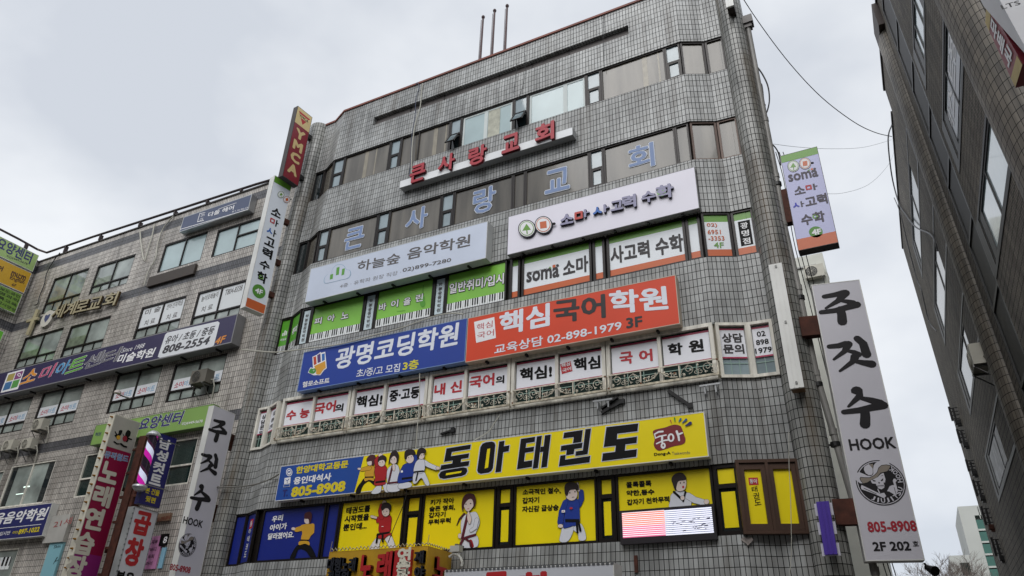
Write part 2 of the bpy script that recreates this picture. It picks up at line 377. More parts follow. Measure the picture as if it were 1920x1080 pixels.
# return walls, roof slab
for x in (-18.55, -2.0):
    s = 1 if x > -10 else -1; PP = Plane((x, 13, 0), (0, -1, 0)) if s < 0 else Plane((x, .4, 0), (0, 1, 0))
    mb.face([PP.pt(0, 0), PP.pt(12.6, 0), PP.pt(12.6, ZT), PP.pt(0, ZT)], 0, [(0, 0), (12.6, 0), (12.6, ZT), (0, ZT)])
mb.face([(-2, 13, 0), (-18.55, 13, 0), (-18.55, 13, ZT), (-2, 13, ZT)], 0, [(0, 0), (16, 0), (16, ZT), (0, ZT)])
mb.build('wall', T_MAIN, MAIN)
bk.build('window_lining', DARKFRAME, MAIN)
mb = MB(); mb.face([(-2, .5, ZT-.3), (-2, 13, ZT-.3), (-18.55, 13, ZT-.3), (-18.55, .5, ZT-.3)]); mb.build('roof', mat('roof_concrete', (120, 120, 118), .9), MAIN)
# blind strip near the roof
mb = MB(); mb.box(FAC, -15.1, -4.65, 20.38, 20.86, -.22, -.155); 
mb.build('blind_strip', mat('strip_metal', (92, 86, 84), .5, .1, .2), MAIN)
mb = MB()
for x in (-13.4, -11.9, -9.6, -8.3, -6.9): mb.box(FAC, x, x+.03, 20.42, 20.82, -.153, -.13)
mb.build('strip_joint', DARKFRAME, MAIN)
# red coping
mb = MB()
for i in range(5):
    P, l = SEG[i]; mb.box(P, -.0 if i else -.3, l, ZT+.001, ZT+.085, -.25, .045)
mb.v = [warp(v) for v in mb.v]
mb.build('coping', mat('red_coping', (128, 68, 54), .6, 0, .3, 2), MAIN)
# the half round corner columns
def column(cx, cyy, r, a0, a1, name):
    mb = MB(); n = 28; zs = [0, 4, 8, 12, 16, 20, ZT+.06]
    for j in range(len(zs)-1):
        for k in range(n):
            q4 = []; u4 = []
            for kk, z in ((k, zs[j]), (k+1, zs[j]), (k+1, zs[j+1]), (k, zs[j+1])):
                a = a0+(a1-a0)*kk/n; q4.append(warp(Vector((cx, 0, z)))+Vector((r*math.sin(a), cyy-r*math.cos(a), 0))); u4.append((a*r, z))
            mb.face(q4, 0, u4, True)
    top = [warp(Vector((cx, 0, ZT+.06)))+Vector((r*math.sin(a0+(a1-a0)*k/n), cyy-r*math.cos(a0+(a1-a0)*k/n), 0)) for k in range(n+1)]
    mb.face(top, 0, [(0, 0)]*(n+1))
    o = mb.build(name, T_COL, MAIN, weld=True); return o
column(-18.3, .42, .40, R(-175), R(110), 'column'); column(-1.55, .42, .37, R(-110), R(175), 'column')

def xat(px, z, d=-.08):
    lo, hi = -25, 3
    for _ in range(40):
        m = (lo+hi)/2
        if proj(FAC.pt(m, z, d))[0] < px: lo = m
        else: hi = m
    return lo
def window(parent, P, s0, s1, t0, t1, fm, pm, fw=.05, mull=(), trans=(), d0=-.12, d1=-.04, label=None, pd=-.09):
    mb = MB(); e = .0015
    mb.box(P, s0, s1, t0, t0+fw, d0, d1); mb.box(P, s0, s1, t1-fw, t1, d0, d1)
    mb.box(P, s0, s0+fw, t0+fw, t1-fw, d0, d1-e); mb.box(P, s1-fw, s1, t0+fw, t1-fw, d0, d1-e)
    for m in mull: mb.box(P, m-fw*.45, m+fw*.45, t0+fw, t1-fw, d0, d1-2*e)
    for a, b, t in trans: mb.box(P, a+(fw if abs(a-s0) < 1e-6 else 0), b-(fw if abs(b-s1) < 1e-6 else 0), t-fw*.5, t+fw*.5, d0, d1-3*e)
    w = mb.build('window', fm, parent)
    if label: w['label'] = label
    mb = MB(); mb.box(P, s0+fw*.5, s1-fw*.5, t0+fw*.5, t1-fw*.5, pd-.01, pd); mb.build('pane', pm, w)
    return w
def film(w, P, s0, s1, t0, t1, m, d=-.078, name='window_film'):
    mb = MB(); mb.box(P, s0, s1, t0, t1, d-.004, d); return mb.build(name, m, w)
def bandwin(fl, xl, xr, pm, fm=DARKFRAME, vent=False, fw=.05, mull=(), label=None, zz=None):
    a, b = BANDS[fl] if zz is None else zz; zm = (a+b)/2
    s0, s1 = xat(xl, zm), xat(xr, zm)
    tr = [(s0, s1, a+(b-a)*.5)] if vent else []
    w = window(MAIN, FAC, s0, s1, a, b, fm, pm, fw, [xat(m, zm) for m in mull], tr, label=label)
    if vent:
        mb = MB(); e = fw
        for (c, d) in ((a+fw, a+(b-a)*.5-fw*.5),):
            mb.box(FAC, s0+e, s0+e+.045, c, d, -.085, -.05); mb.box(FAC, s1-e-.045, s1-e, c, d, -.085, -.05)
            mb.box(FAC, s0+e+.045, s1-e-.045, c, c+.045, -.085, -.05); mb.box(FAC, s0+e+.045, s1-e-.045, d-.045, d, -.085, -.05)
        mb.build('sash', fm, w)
    return w, s0, s1, a, b
# seventh level glazing (top row of windows)
bandwin(6, 623, 644, GLASSSKY, vent=True); WA6 = bandwin(6, 644.2, 730.5, GLASSFILM)[0]; bandwin(6, 731, 751, GLASSSKY, vent=True)
WB6 = bandwin(6, 751.2, 844, GLASSFILM, mull=(785,))[0]
BAND = mat('curtain_band', (150, 142, 124), .3, 0, .25, 4, coat=.4)
WC6 = bandwin(6, 1128, 1248.5, GLASSFILM)[0]
for w, c_ in ((WA6, 682), (WB6, 812), (WC6, 1205)):
    a, b = BANDS[6]; x = xat(c_, (a+b)/2)
    for d_, w_ in ((0, .16), (.5, .05)): film(w, FAC, x+d_, x+d_+w_, a+.06, b-.06, BAND, d=-.0865, name='curtain')
def awning(w, s0, s1, a, b):           # a vent sash pushed open at the bottom
    fw = .05; c, d = a+.04, a+(b-a)*.5-.03; L_ = d-c; th = R(28)
    P = Plane(FAC.pt(0, d, -.03), (1, 0, 0), (0, math.sin(th), math.cos(th)))
    mb = MB(); mb.box(P, s0+.04, s0+.09, -L_, 0, 0, .04); mb.box(P, s1-.09, s1-.04, -L_, 0, 0, .04); mb.box(P, s0+.09, s1-.09, -L_, -L_+.05, 0, .039); mb.box(P, s0+.09, s1-.09, -.05, 0, 0, .039)
    mb.build('open_sash', DARKFRAME, w)
    mb = MB(); mb.box(P, s0+.085, s1-.085, -L_+.045, -.045, .015, .02); mb.build('pane', GLASSSKY, w)
for xl, xr in ((844.2, 865), (964, 990)):
    a, b = BANDS[6]; zm = (a+b)/2; s0, s1 = xat(xl, zm), xat(xr, zm)
    w = window(MAIN, FAC, s0, s1, a, b, DARKFRAME, GLASSDK, .05, (), [(s0, s1, a+(b-a)*.5)], label='narrow vent window with its lower sash pushed open')
    film(w, FAC, s0+.05, s1-.05, a+(b-a)*.52, b-.05, GLASSSKY, name='upper_pane'); awning(w, s0, s1, a, b)
for xl, xr, m in ((865.2, 963.5, 911), (990.2, 1100, 1060)):
    w, s0, s1, a, b = bandwin(6, xl, xr, GLASSPALE, label='wide window with pale blinds and white inner frames'); P = FAC
    mm = xat(m, (a+b)/2); mb = MB()
    for x, ww in ((s0+.06, .07), (mm-.07, .14), (s1-.12, .07)): mb.box(P, x, x+ww, a+.06, b-.06, -.086, -.074)
    mb.box(P, s0+.13, s1-.12, b-.13, b-.06, -.086, -.076); mb.build('inner_frame', paint('inner_white', (206, 214, 212)), w)
    if m == 911: film(w, P, mm+.09, mm+.55, a+.06, b-.14, mat('cream_curtain', (186, 186, 170), .6, 0, .3, 6), name='curtain')
bandwin(6, 1100.2, 1127.5, GLASSSKY, vent=True);  bandwin(6, 1249, 1277, GLASSSKY, vent=True)
# fifth floor
bandwin(5, 596, 615, GLASSSKY, vent=True)
B5 = [bandwin(5, 615.2, 706.5, GLASSFILM), bandwin(5, 729.2, 827, GLASSFILM), bandwin(5, 851.5, 962, GLASSFILM2), bandwin(5, 985.5, 1106, GLASSFILM2), bandwin(5, 1133, 1268, GLASSFILM2)]
bandwin(5, 707, 729, GLASSSKY, vent=True); bandwin(5, 827.5, 851, GLASSSKY, vent=True); bandwin(5, 962.5, 985, GLASSFILM2); bandwin(5, 1106.5, 1132.5, GLASSSKY, vent=True)
bandwin(5, 1268.5, 1294, GLASSFILM2)
LB = paint('letter_blue', (122, 144, 186)); LW = paint('letter_white', (214, 220, 230))
for (w, *_), ch, (x, y), sz in zip(B5, '큰사랑교회', ((662, 444), (779, 407.5), (906, 372.5), (1043, 335), (1201, 291)), ((36, 40), (40, 40), (42, 46), (46, 42), (48, 44))):
    k = .085; P = FAC; sl_ = sz[0]*.13
    outl(w, P, ch, (x-sz[0]/2, y+sl_), (x+sz[0]/2, y-sl_), sz[1], LB, LW, .02, .025, d=-.07)
# corner glazing on the angled bays, every floor
def corner(fl, seg, fm, pm, fw=.06, n=1, **k):
    a, b = BANDS[fl]; P, l = SEG[seg]; z = (a+b)/2
    p0, p1 = warp(P.pt(0, z)), warp(P.pt(l, z)); u = (p1-p0); u.z = 0; ln = u.length
    Q = Plane((p0.x, p0.y, 0), u/ln); return window(MAIN, Q, 0.004, ln-.004, a, b, fm, pm, fw, **k), Q, ln, a, b
for fl in (6, 5):
    for sg in (0, 1): corner(fl, sg, DARKFRAME, GLASSFILM2 if sg else GLASSDK)
    for sg in (3, 4): corner(fl, sg, BROWNFRAME if fl == 5 else DARKFRAME, GLASSFILM)

# ---- fourth floor, music school side: green films with piano keys
FGRN = paint('film_green', (138, 206, 74), .35, .12); FGRN2 = paint('film_dark_green', (90, 168, 44), .35, .1); KEYW = paint('key_white', (240, 243, 243), .4, .03); PALEB = paint('film_pale', (206, 222, 228), .35, .04)
def keys(w, P, s0, s1, t0, t1, n):
    film(w, P, s0, s1, t0, t1, KEYW, name='piano_key_print'); mb = MB(); k = 0; st = (s1-s0)/n
    for i in range(n):
        mb.box(P, s0+st*i-.004, s0+st*i+.004, t0, t1, -.078, -.0765)
        if i % 7 not in (2, 6): mb.box(P, s0+st*(i+1)-st*.26, s0+st*(i+1)+st*.26 if i < n-1 else s1, t0+(t1-t0)*.28, t1, -.078, -.0745)
    mb.build('black_keys', INK, w)
for xl, xr, fill in ((582.5, 681.5, 0), (705, 812.5, 1), (837, 950, 2)):
    w, s0, s1, a, b = bandwin(4, xl, xr, GLASSDK, fw=.05, label=['green window film with piano keys and the word for piano', 'green window film with piano keys and the word for violin', 'green window film with piano keys about entrance exams'][fill])
    film(w, FAC, s0+.04, s1-.04, a+.36, b-.05, FGRN); keys(w, FAC, s0+.04, s1-.04, a+.04, a+.36, 24)
    P = FAC.off(-.07)
    if fill == 0:
        for ch, x, y in (('피', 596.5, 602), ('아', 621, 596.5), ('노', 647, 591)): outl(w, P, ch, (x-7, y+1.5), (x+7, y-1.5), 13, OFFW, INK, .03, .05, d=.003)
    elif fill == 1:
        for ch, x, y in (('바', 717.5, 575.5), ('이', 740, 569.5), ('올', 763.5, 565), ('린', 786.5, 558.5)): outl(w, P, ch, (x-7, y+1.5), (x+7, y-1.5), 14, OFFW, INK, .03, .05, d=.003)
        draw(w, P, 'E', [('l', FGRN2, [(1255, 520), (1250, 600)], 6, 6), ('e', FGRN2, 1250, 620, 16, 26), ('e', FGRN2, 1250, 655, 20, 28), ('l', FGRN2, [(1060, 715), (1120, 708)], 3, 3)], d=.001, name='violin_print')
    else:
        outl(w, P, '일반취미/입시', (842.5, 542), (945, 521.5), 20, OFFW, INK, .03, .05, d=.003)
for xl, xr in ((563, 582), (682, 704.5), (813, 836.5)):
    w, s0, s1, a, b = bandwin(4, xl, xr, GLASSDK, fw=.06, label='narrow window with a strip of small vertical letters')
    film(w, FAC, s0+.08, s1-.08, a+.07, b-.1, PALEB); zt = b-.3; xm = (s0+s1)/2
    for i, ch in enumerate('하늘숲음악학원'): txt_m(w, FAC, ch, xm-.07, zt-i*.15, xm+.07, zt-i*.15, .125, GREY_T, .015, -.07)
for sg in (0, 1):
    w, Q, ln, a, b = corner(4, sg, DARKFRAME, GLASSDK); film(w, Q, .06, ln-.06, a+.36, b-.05, FGRN2); keys(w, Q, .06, ln-.06, a+.05, a+.36, 8)
    if sg == 0:
        for i, h in enumerate((.12, .2, .16)): film(w, Q, ln/2-.1+i*.08, ln/2-.05+i*.08, a+.75, a+.75+h, OFFW, d=-.072, name='logo')
        txt_m(w, Q, '하늘숲', ln/2-.14, a+.6, ln/2+.14, a+.6, .1, OFFW, .01, -.07)
    else:
        txt_m(w, Q, '취미', ln/2-.2, a+.75, ln/2+.2, a+.78, .28, OFFW, .04, -.07)
# ---- fourth floor, maths academy side: white films with green and orange borders
FW_ = paint('film_white', (238, 243, 248), .35, .03); FG = paint('film_border_green', (104, 160, 52), .35); FO = paint('film_border_orange', (206, 98, 44), .35)
def bordered(w, P, s0, s1, a, b, f=.05):
    film(w, P, s0+f, s1-f, a+.05, a+.28, FO); film(w, P, s0+f, s1-f, a+.2805, b-.2805, FW_); film(w, P, s0+f, s1-f, b-.28, b-.05, FG)
soma = []
for xl, xr in ((957, 976), (979, 1110), (1112.5, 1135), (1139, 1287), (1288.5, 1315.5)):
    w, s0, s1, a, b = bandwin(4, xl, xr, GLASSDK, fw=.07); bordered(w, FAC, s0, s1, a, b, .06); soma.append(w)
P = FAC.off(-.07)
DKT = paint('letter_charcoal', (40, 36, 40))
txt(soma[1], P, 'soma', q('I', 108, 1002), q('I', 354, 955), 20, DKT, .03, 0)
txt(soma[1], P, 'playing math club', q('I', 112, 968), q('I', 265, 936), 4.5, GREY_T, 0, 0)
draw(soma[1], P, 'I', [('p', FG, [(272, 936), (298, 931), (284, 918)]), ('p', FO, [(304, 908), (326, 904), (326, 924), (304, 928)]), ('e', DKT, 341, 911, 11, 10)], d=0, name='logo')
txt(soma[1], P, '소마', q('I', 382, 938), q('I', 572, 892), 31, DKT, .035, 0)
txt(soma[3], P, '사고력 수학', q('I', 738, 838), q('I', 1284, 735), 33, DKT, .035, 0)
for sg in (3, 4):
    w, Q, ln, a, b = corner(4, sg, DARKFRAME, GLASSDK); bordered(w, Q, 0, ln, a, b, .07)
    if sg == 3:
        for tx, t, l_, m_ in (('02)', 1.03, .38, FO), ('6951', .82, .48, FO), ('-3353', .62, .58, FO), ('4F', .41, .36, FG)): txt_m(w, Q, tx, .13 if tx != '4F' else .25, a+t, (.13 if tx != '4F' else .25)+l_*.72, a+t, .14 if tx != '4F' else .17, m_, .015, -.07)
    else:
        film(w, Q, ln*.27, ln*.8, a+.33, b-.33, INK, d=-.074, name='black_panel')
        for i, ch in enumerate('광명점'): txt_m(w, Q, ch, ln*.53-.095, b-.48-i*.24, ln*.53+.095, b-.48-i*.24, .19, OFFW, .025, -.07)

# ---- third floor: white bay windows with Korean class posters
PINK = paint('poster_edge', (176, 44, 84), .4); POST = paint('poster_white', (240, 241, 248), .4, .04)
def poster(w, P, s0, s1, tb, tt, d=-.03):
    film(w, P, s0, s1, tb, tt, POST, d=d, name='poster'); film(w, P, s0, s1, tt-.05, tt, PINK, d=d+.003, name='poster_edge'); film(w, P, s0, s1, tb, tb+.04, PINK, d=d+.003, name='poster_edge')
MUNT = paint('muntin_pale_green', (150, 178, 166))
def muntins(w, P, s0, s1, t0, t1, n, rows=(.28,)):
    mb = MB()
    for i in range(1, n): x = s0+(s1-s0)*i/n; mb.box(P, x-.008, x+.008, t0, t1, -.055, -.045)
    for r in rows: mb.box(P, s0, s1, t0+(t1-t0)*(1-r)-.008, t0+(t1-t0)*(1-r)+.008, -.055, -.0465)
    mb.build('muntin', MUNT, w)
W3 = []
P3 = FAC.off(.0)
for xl, xr, mu, nm in ((525, 655, 585, 'words for the national exam'), (657, 801, 719.5, 'words for middle and high school'), (803, 957, 872, 'words for school grades'), (959, 1136, 1044, 'two core class posters'), (1138, 1341, 1238, 'words for language academy')):
    a, b = BANDS[3]; zm = (a+b)/2; s0, s1, m = xat(xl, zm, .03), xat(xr, zm, .03), xat(mu, zm, .03)
    w = window(MAIN, P3, s0, s1, a-.02, b+.02, WHITEFRAME, GLASSGR, .095, (m,), (), -.14, .06, 'white framed window with ' + nm + ' in red and black', pd=-.06)
    for c, d in ((s0+.1, m-.05), (m+.05, s1-.1)):
        poster(w, P3, c+.02, d-.02, a+.52, b-.13); muntins(w, P3, c, d, a+.08, a+.52, 3)
    W3.append(w)
Q3 = FAC.off(-.024)
def t3(i, tx, a, b, h, m): txt(W3[i], Q3, tx, q(*a), q(*b), h, m, .04, 0)
t3(0, '수 능', ('F', 228, 418), ('F', 402, 392), 19, KRED); t3(0, '국어', ('F', 438, 368), ('F', 598, 344), 22, KRED); t3(0, '의', ('F', 594, 362), ('F', 655, 354), 15, INK)
t3(1, '핵심!', ('F', 752, 318), ('F', 948, 294), 22, INK); t3(1, '중·고등', ('F', 1000, 274), ('F', 1228, 238), 22, INK)
t3(2, '내 신', ('F', 1338, 226), ('F', 1545, 194), 22, KRED); t3(2, '국어', ('F', 1600, 170), ('F', 1788, 142), 23, KRED); t3(2, '의', ('F', 1798, 152), ('F', 1862, 143), 15, INK)
t3(3, '핵심!', ('J', 58, 652), ('J', 300, 622), 24, INK); t3(3, '핵심', ('J', 462, 578), ('J', 662, 552), 24, INK)
t3(4, '국', ('J', 806, 530), ('J', 906, 518), 23, KRED); t3(4, '어', ('J', 952, 512), ('J', 1054, 500), 23, KRED); t3(4, '학', ('J', 1168, 466), ('J', 1280, 452), 23, INK); t3(4, '원', ('J', 1324, 440), ('J', 1436, 426), 23, INK)
draw(W3[3], Q3, 'J', [('p', KRED, [(362, 572), (440, 548), (454, 622), (374, 646)])], d=0, name='stamp')
txt(W3[3], Q3, '핵심', q('J', 370, 585), q('J', 436, 565), 7, OFFW, .02, .003); txt(W3[3], Q3, '국어', q('J', 378, 622), q('J', 444, 602), 7, OFFW, .02, .003)
for sg in (0, 1, 3, 4):
    w, Q, ln, a, b = corner(3, sg, WHITEFRAME, GLASSGR if sg < 2 else GLASSSKY, .075, d0=-.14, d1=.06, pd=-.06)
    poster(w, Q, .09, ln-.09, a+.52, b-.12); muntins(w, Q, .09, ln-.09, a+.08, a+.52, 3 if sg != 4 else 2)
    if sg == 3:
        txt_m(w, Q, '상담', .14, a+1.06, ln-.14, a+1.06, .25, DKT, .035, -.024); txt_m(w, Q, '문의', .14, a+.77, ln-.14, a+.77, .25, DKT, .035, -.024)
    elif sg == 4:
        for i, tx in enumerate(('02', '898', '1979')): txt_m(w, Q, tx, ln/2-.045*len(tx)-.01, a+1.12-i*.215, ln/2+.045*len(tx)+.01, a+1.12-i*.215, .14, INK, .02, -.024)
    elif sg == 0:
        for i, ch in enumerate('상담문의'): txt_m(w, Q, ch, ln/2-.1, a+1.13-i*.18, ln/2+.1, a+1.13-i*.18, .15, INK, .025, -.024)
    else:
        for i, tx in enumerate(('02', '898', '1979')): txt_m(w, Q, tx, ln/2-.05*len(tx), a+1.12-i*.215, ln/2+.05*len(tx), a+1.12-i*.215, .14, INK, .02, -.024)

# ---- second floor: taekwondo films
FY = paint('film_yellow', (250, 228, 10), .35, .05); FB = paint('film_navy_blue', (26, 42, 132), .35, .08)
W2 = {}
for k, xl, xr, m in (('blue', 488, 607, FB), ('strip', 609, 634, FB), ('red', 635, 757, FY), ('girl', 791, 930, FY), ('boy', 964, 1121, FY), ('punch', 1157, 1341, FY)):
    w, s0, s1, a, b = bandwin(2, xl, xr, GLASSDK, DARKFRAME, fw=.06, label={'blue': 'dark blue window film with a punching child in yellow', 'red': 'yellow window film with a child in a red uniform', 'girl': 'yellow window film with a girl in a white uniform', 'boy': 'yellow window film with a boy in a blue uniform', 'punch': 'yellow window film with a punching boy in white', 'strip': 'narrow dark blue window'}[k])
    film(w, FAC, s0+.05, s1-.05, a+.05, b-.05, m); W2[k] = w
for xl, xr in ((758.5, 789.5), (931.5, 962.5), (1122.5, 1155.5), (1342.5, 1391)):
    a, b = BANDS[2]; zm = (a+b)/2; s0, s1 = xat(xl, zm), xat(xr, zm); t = a+(b-a)*.68
    w = window(MAIN, FAC, s0, s1, a, b, DARKFRAME, GLASSDK, .09, (), [(s0, s1, t)], label='narrow vent window with two yellow panes')
    film(w, FAC, s0+.1, s1-.1, t+.06, b-.1, FY); film(w, FAC, s0+.13, s1-.13, a+.16, t-.12, FY)
for sg in (0, 1):
    w, Q, ln, a, b = corner(2, sg, DARKFRAME, GLASSDK); film(w, Q, .07, ln-.07, a+.05, b-.05, FB)
    if sg == 0: pass
    else:
        film(w, Q, ln/2-.12, ln/2+.12, b-.5, b-.22, KRED, d=-.074, name='logo')
        for i, ch in enumerate('동아태권도'): txt_m(w, Q, ch, ln/2-.09, b-.36-i*.22, ln/2+.09, b-.36-i*.22, .17, OFFW, .015, -.07)
# the corner sashes in brown wood colour
a, b = BANDS[2]; p0 = warp(Vector((-3.02, -.02, 5.35))); p1 = warp(Vector((-1.85, .36, 5.35))); u = p1-p0; ln = u.length; QC = Plane((p0.x, p0.y-.05, 0), u/ln)
w = window(MAIN, QC, 0, ln, a-.02, b+.02, BROWNFRAME, GLASSDK, .07, (ln*.49,), (), -.1, .06, 'brown framed corner window with two yellow panes')
for k, (c, d) in enumerate(((.07, ln*.49-.03), (ln*.49+.03, ln-.07))):
    mb = MB(); mb.box(QC, c, c+.1, a+.06, b-.06, -.05, .02); mb.box(QC, d-.1, d, a+.06, b-.06, -.05, .02); mb.box(QC, c+.1, d-.1, a+.06, a+.19, -.05, .019); mb.box(QC, c+.1, d-.1, b-.19, b-.06, -.05, .019); mb.build('sash', BROWNFRAME, w)
    film(w, QC, c+.1, d-.1, a+.19, b-.19, FY, d=-.03)
    if k == 0:
        mid = (c+d)/2; film(w, QC, mid-.1, mid+.1, b-.52, b-.36, KRED, d=-.026, name='logo'); txt_m(w, QC, '동아', mid-.08, b-.44, mid+.08, b-.44, .1, OFFW, .02, -.022)
        for i, ch in enumerate('태권도'): txt_m(w, QC, ch, mid-.06+i*.01, b-.62-i*.14, mid+.06+i*.02, b-.6-i*.14, .12, INK, .01, -.026)

# ---- painted children on the second floor films
SKIN = paint('print_skin', (232, 214, 206), .4, .02); HAIR = paint('print_hair', (40, 26, 28), .4, .02); BHAIR = paint('print_brown_hair', (78, 34, 40), .4, .02)
GI = paint('print_white', (222, 224, 232), .4, .02); GIR = paint('print_red', (176, 34, 38), .4, .02); GIB = paint('print_blue', (28, 58, 150), .4, .02); GIY = paint('print_amber', (216, 164, 48), .4, .02); BELT = paint('print_belt', (96, 26, 40), .4, .02)
PF = FAC.off(-.07)
def lines(w, P, rows, h, m, **k):
    for tx, a, b in rows: txt(w, P, tx, a, b, h, m, .04, 0, **k)
draw(W2['blue'], PF, 'G', [
    ('s', INK, [(640, 845), (720, 845), (770, 935), (730, 940), (690, 890), (640, 880), (612, 945), (575, 950), (600, 890)]),
    ('l', GIY, [(745, 700), (745, 750), (715, 780)], 30, 22), ('s', GIY, [(655, 705), (700, 690), (735, 695), (735, 760), (712, 812), (660, 808), (668, 755)]),
    ('l', GIY, [(690, 715), (625, 733)], 38, 34), ('e', SKIN, 602, 726, 15, 11), ('p', INK, [(655, 806), (715, 808), (714, 820), (652, 820)]), ('s', GIY, [(650, 820), (715, 820), (722, 850), (690, 838), (645, 848)]),
    ('e', SKIN, 706, 664, 22, 26), ('s', BHAIR, [(684, 640), (690, 610), (725, 598), (742, 620), (735, 668), (722, 690), (716, 655), (690, 652)]), ('l', INK, [(698, 650), (704, 648)], 3, 3)], name='child_print')
lines(W2['blue'], PF, (('우리', q('G', 440, 655), q('G', 522, 643)), ('아이가', q('G', 424, 720), q('G', 552, 704)), ('달라졌어요.', q('G', 410, 785), q('G', 605, 768))), 12.5, OFFW)
draw(W2['red'], PF, 'S', [
    ('s', GI, [(410, 460), (450, 470), (430, 540), (420, 600), (320, 605), (350, 530)]), ('s', GI, [(520, 450), (560, 445), (595, 520), (612, 600), (550, 600), (525, 540), (495, 490)]),
    ('s', GIR, [(400, 240), (450, 230), (520, 215), (565, 235), (560, 330), (545, 400), (430, 410), (425, 305), (398, 300)]),
    ('l', GIR, [(455, 240), (440, 170), (455, 105)], 54, 38), ('e', SKIN, 487, 76, 24, 26), ('l', SKIN, [(395, 245), (345, 232)], 24, 28),
    ('s', GIR, [(415, 425), (545, 410), (572, 450), (540, 440), (480, 480), (410, 470)]), ('p', INK, [(420, 425), (548, 402), (550, 420), (420, 444)]), ('l', INK, [(415, 430), (400, 525)], 14, 16), ('l', INK, [(470, 425), (472, 515)], 16, 18),
    ('e', SKIN, 506, 182, 42, 50), ('s', HAIR, [(455, 130), (480, 85), (530, 80), (566, 110), (560, 165), (545, 155), (535, 140), (500, 140), (470, 165)]), ('e', INK, 484, 182, 4, 6, {'ol': 0}), ('e', INK, 520, 176, 4, 6, {'ol': 0}), ('l', INK, [(494, 212), (506, 210)], 3, 3, {'ol': 0}), ('l', OFFW, [(464, 345), (480, 345)], 7, 7, {'ol': 0})], ol=2.5, name='child_print')
lines(W2['red'], PF, (('태권도를', q('S', 55, 168), q('S', 325, 138)), ('시작했을', q('S', 38, 262), q('S', 312, 232)), ('뿐인데...', q('S', 22, 355), q('S', 288, 330))), 13, INK)
draw(W2['girl'], PF, 'S', [
    ('l', BHAIR, [(1385, 205), (1330, 260), (1300, 330)], 26, 5), ('s', GI, [(1365, 470), (1520, 440), (1530, 570), (1350, 575)]), ('s', GIR, [(1445, 500), (1470, 500), (1490, 570), (1452, 575)]),
    ('s', GI, [(1350, 290), (1390, 220), (1440, 195), (1510, 180), (1545, 230), (1558, 310), (1515, 415), (1505, 445), (1370, 470), (1352, 420)]), ('e', SKIN, 1338, 450, 22, 28),
    ('l', BELT, [(1425, 215), (1400, 320), (1365, 470)], 26, 26), ('l', BELT, [(1510, 438), (1440, 458), (1370, 485)], 22, 26), ('l', BELT, [(1375, 485), (1332, 570)], 22, 22), ('l', BELT, [(1400, 480), (1455, 520), (1468, 570)], 18, 18),
    ('l', GI, [(1530, 270), (1510, 360), (1465, 390)], 46, 36), ('s', SKIN, [(1425, 200), (1440, 175), (1452, 205), (1470, 260), (1450, 320), (1425, 270)]),
    ('s', SKIN, [(1385, 60), (1500, 40), (1495, 110), (1440, 175), (1400, 150)]), ('s', BHAIR, [(1375, 180), (1362, 100), (1385, 10), (1440, -25), (1500, -10), (1520, 60), (1500, 130), (1490, 60), (1460, 30), (1420, 55), (1385, 110)]),
    ('e', INK, 1410, 95, 8, 6, {'ol': 0}), ('e', INK, 1462, 88, 8, 6, {'ol': 0}), ('l', KRED, [(1425, 148), (1445, 144)], 4, 4, {'ol': 0})], ol=2.5, name='child_print')
lines(W2['girl'], PF, (('키가 작아', q('S', 1002, 72), q('S', 1270, 48)), ('슬픈 영희,', q('S', 990, 148), q('S', 1282, 126)), ('갑자기', q('S', 984, 218), q('S', 1172, 204)), ('무럭무럭', q('S', 976, 298), q('S', 1230, 272))), 10.5, INK)
draw(W2['boy'], PF, 'K', [
    ('s', GI, [(705, 700), (785, 705), (745, 815), (680, 820), (690, 750)]), ('s', GI, [(800, 700), (840, 690), (870, 755), (872, 808), (826, 812), (815, 765), (780, 730)]),
    ('l', GIB, [(820, 545), (842, 500), (840, 450)], 44, 36), ('l', SKIN, [(822, 440), (812, 385)], 16, 14), ('s', GIB, [(720, 510), (780, 490), (822, 520), (828, 600), (826, 690), (775, 705), (738, 718), (706, 712), (720, 600)]),
    ('l', GIB, [(722, 530), (695, 600), (684, 680)], 40, 42), ('e', SKIN, 686, 706, 20, 14), ('p', INK, [(722, 655), (826, 655), (826, 676), (724, 676)]), ('l', INK, [(808, 672), (814, 755)], 12, 13), ('l', INK, [(822, 672), (836, 742)], 12, 13),
    ('e', SKIN, 770, 468, 44, 48), ('s', HAIR, [(722, 465), (722, 400), (765, 378), (812, 392), (822, 430), (790, 432), (755, 440), (738, 480)]), ('e', INK, 758, 458, 4, 6, {'ol': 0}), ('e', INK, 796, 450, 4, 6, {'ol': 0}), ('l', INK, [(775, 492), (790, 490)], 3, 3, {'ol': 0}),
    ('p', OFFW, [(697, 588), (722, 588), (722, 606), (697, 606)], {'ol': 0}), ('e', KRED, 708, 597, 4, 4, {'ol': 0}), ('e', KRED, 768, 574, 12, 8, {'ol': 0})], ol=1.6, name='child_print')
lines(W2['boy'], PF, (('소극적인 철수,', q('K', 400, 452), q('K', 686, 438)), ('갑자기', q('K', 398, 516), q('K', 524, 508)), ('자신감 급상승', q('K', 396, 580), q('K', 670, 564))), 11.5, INK)
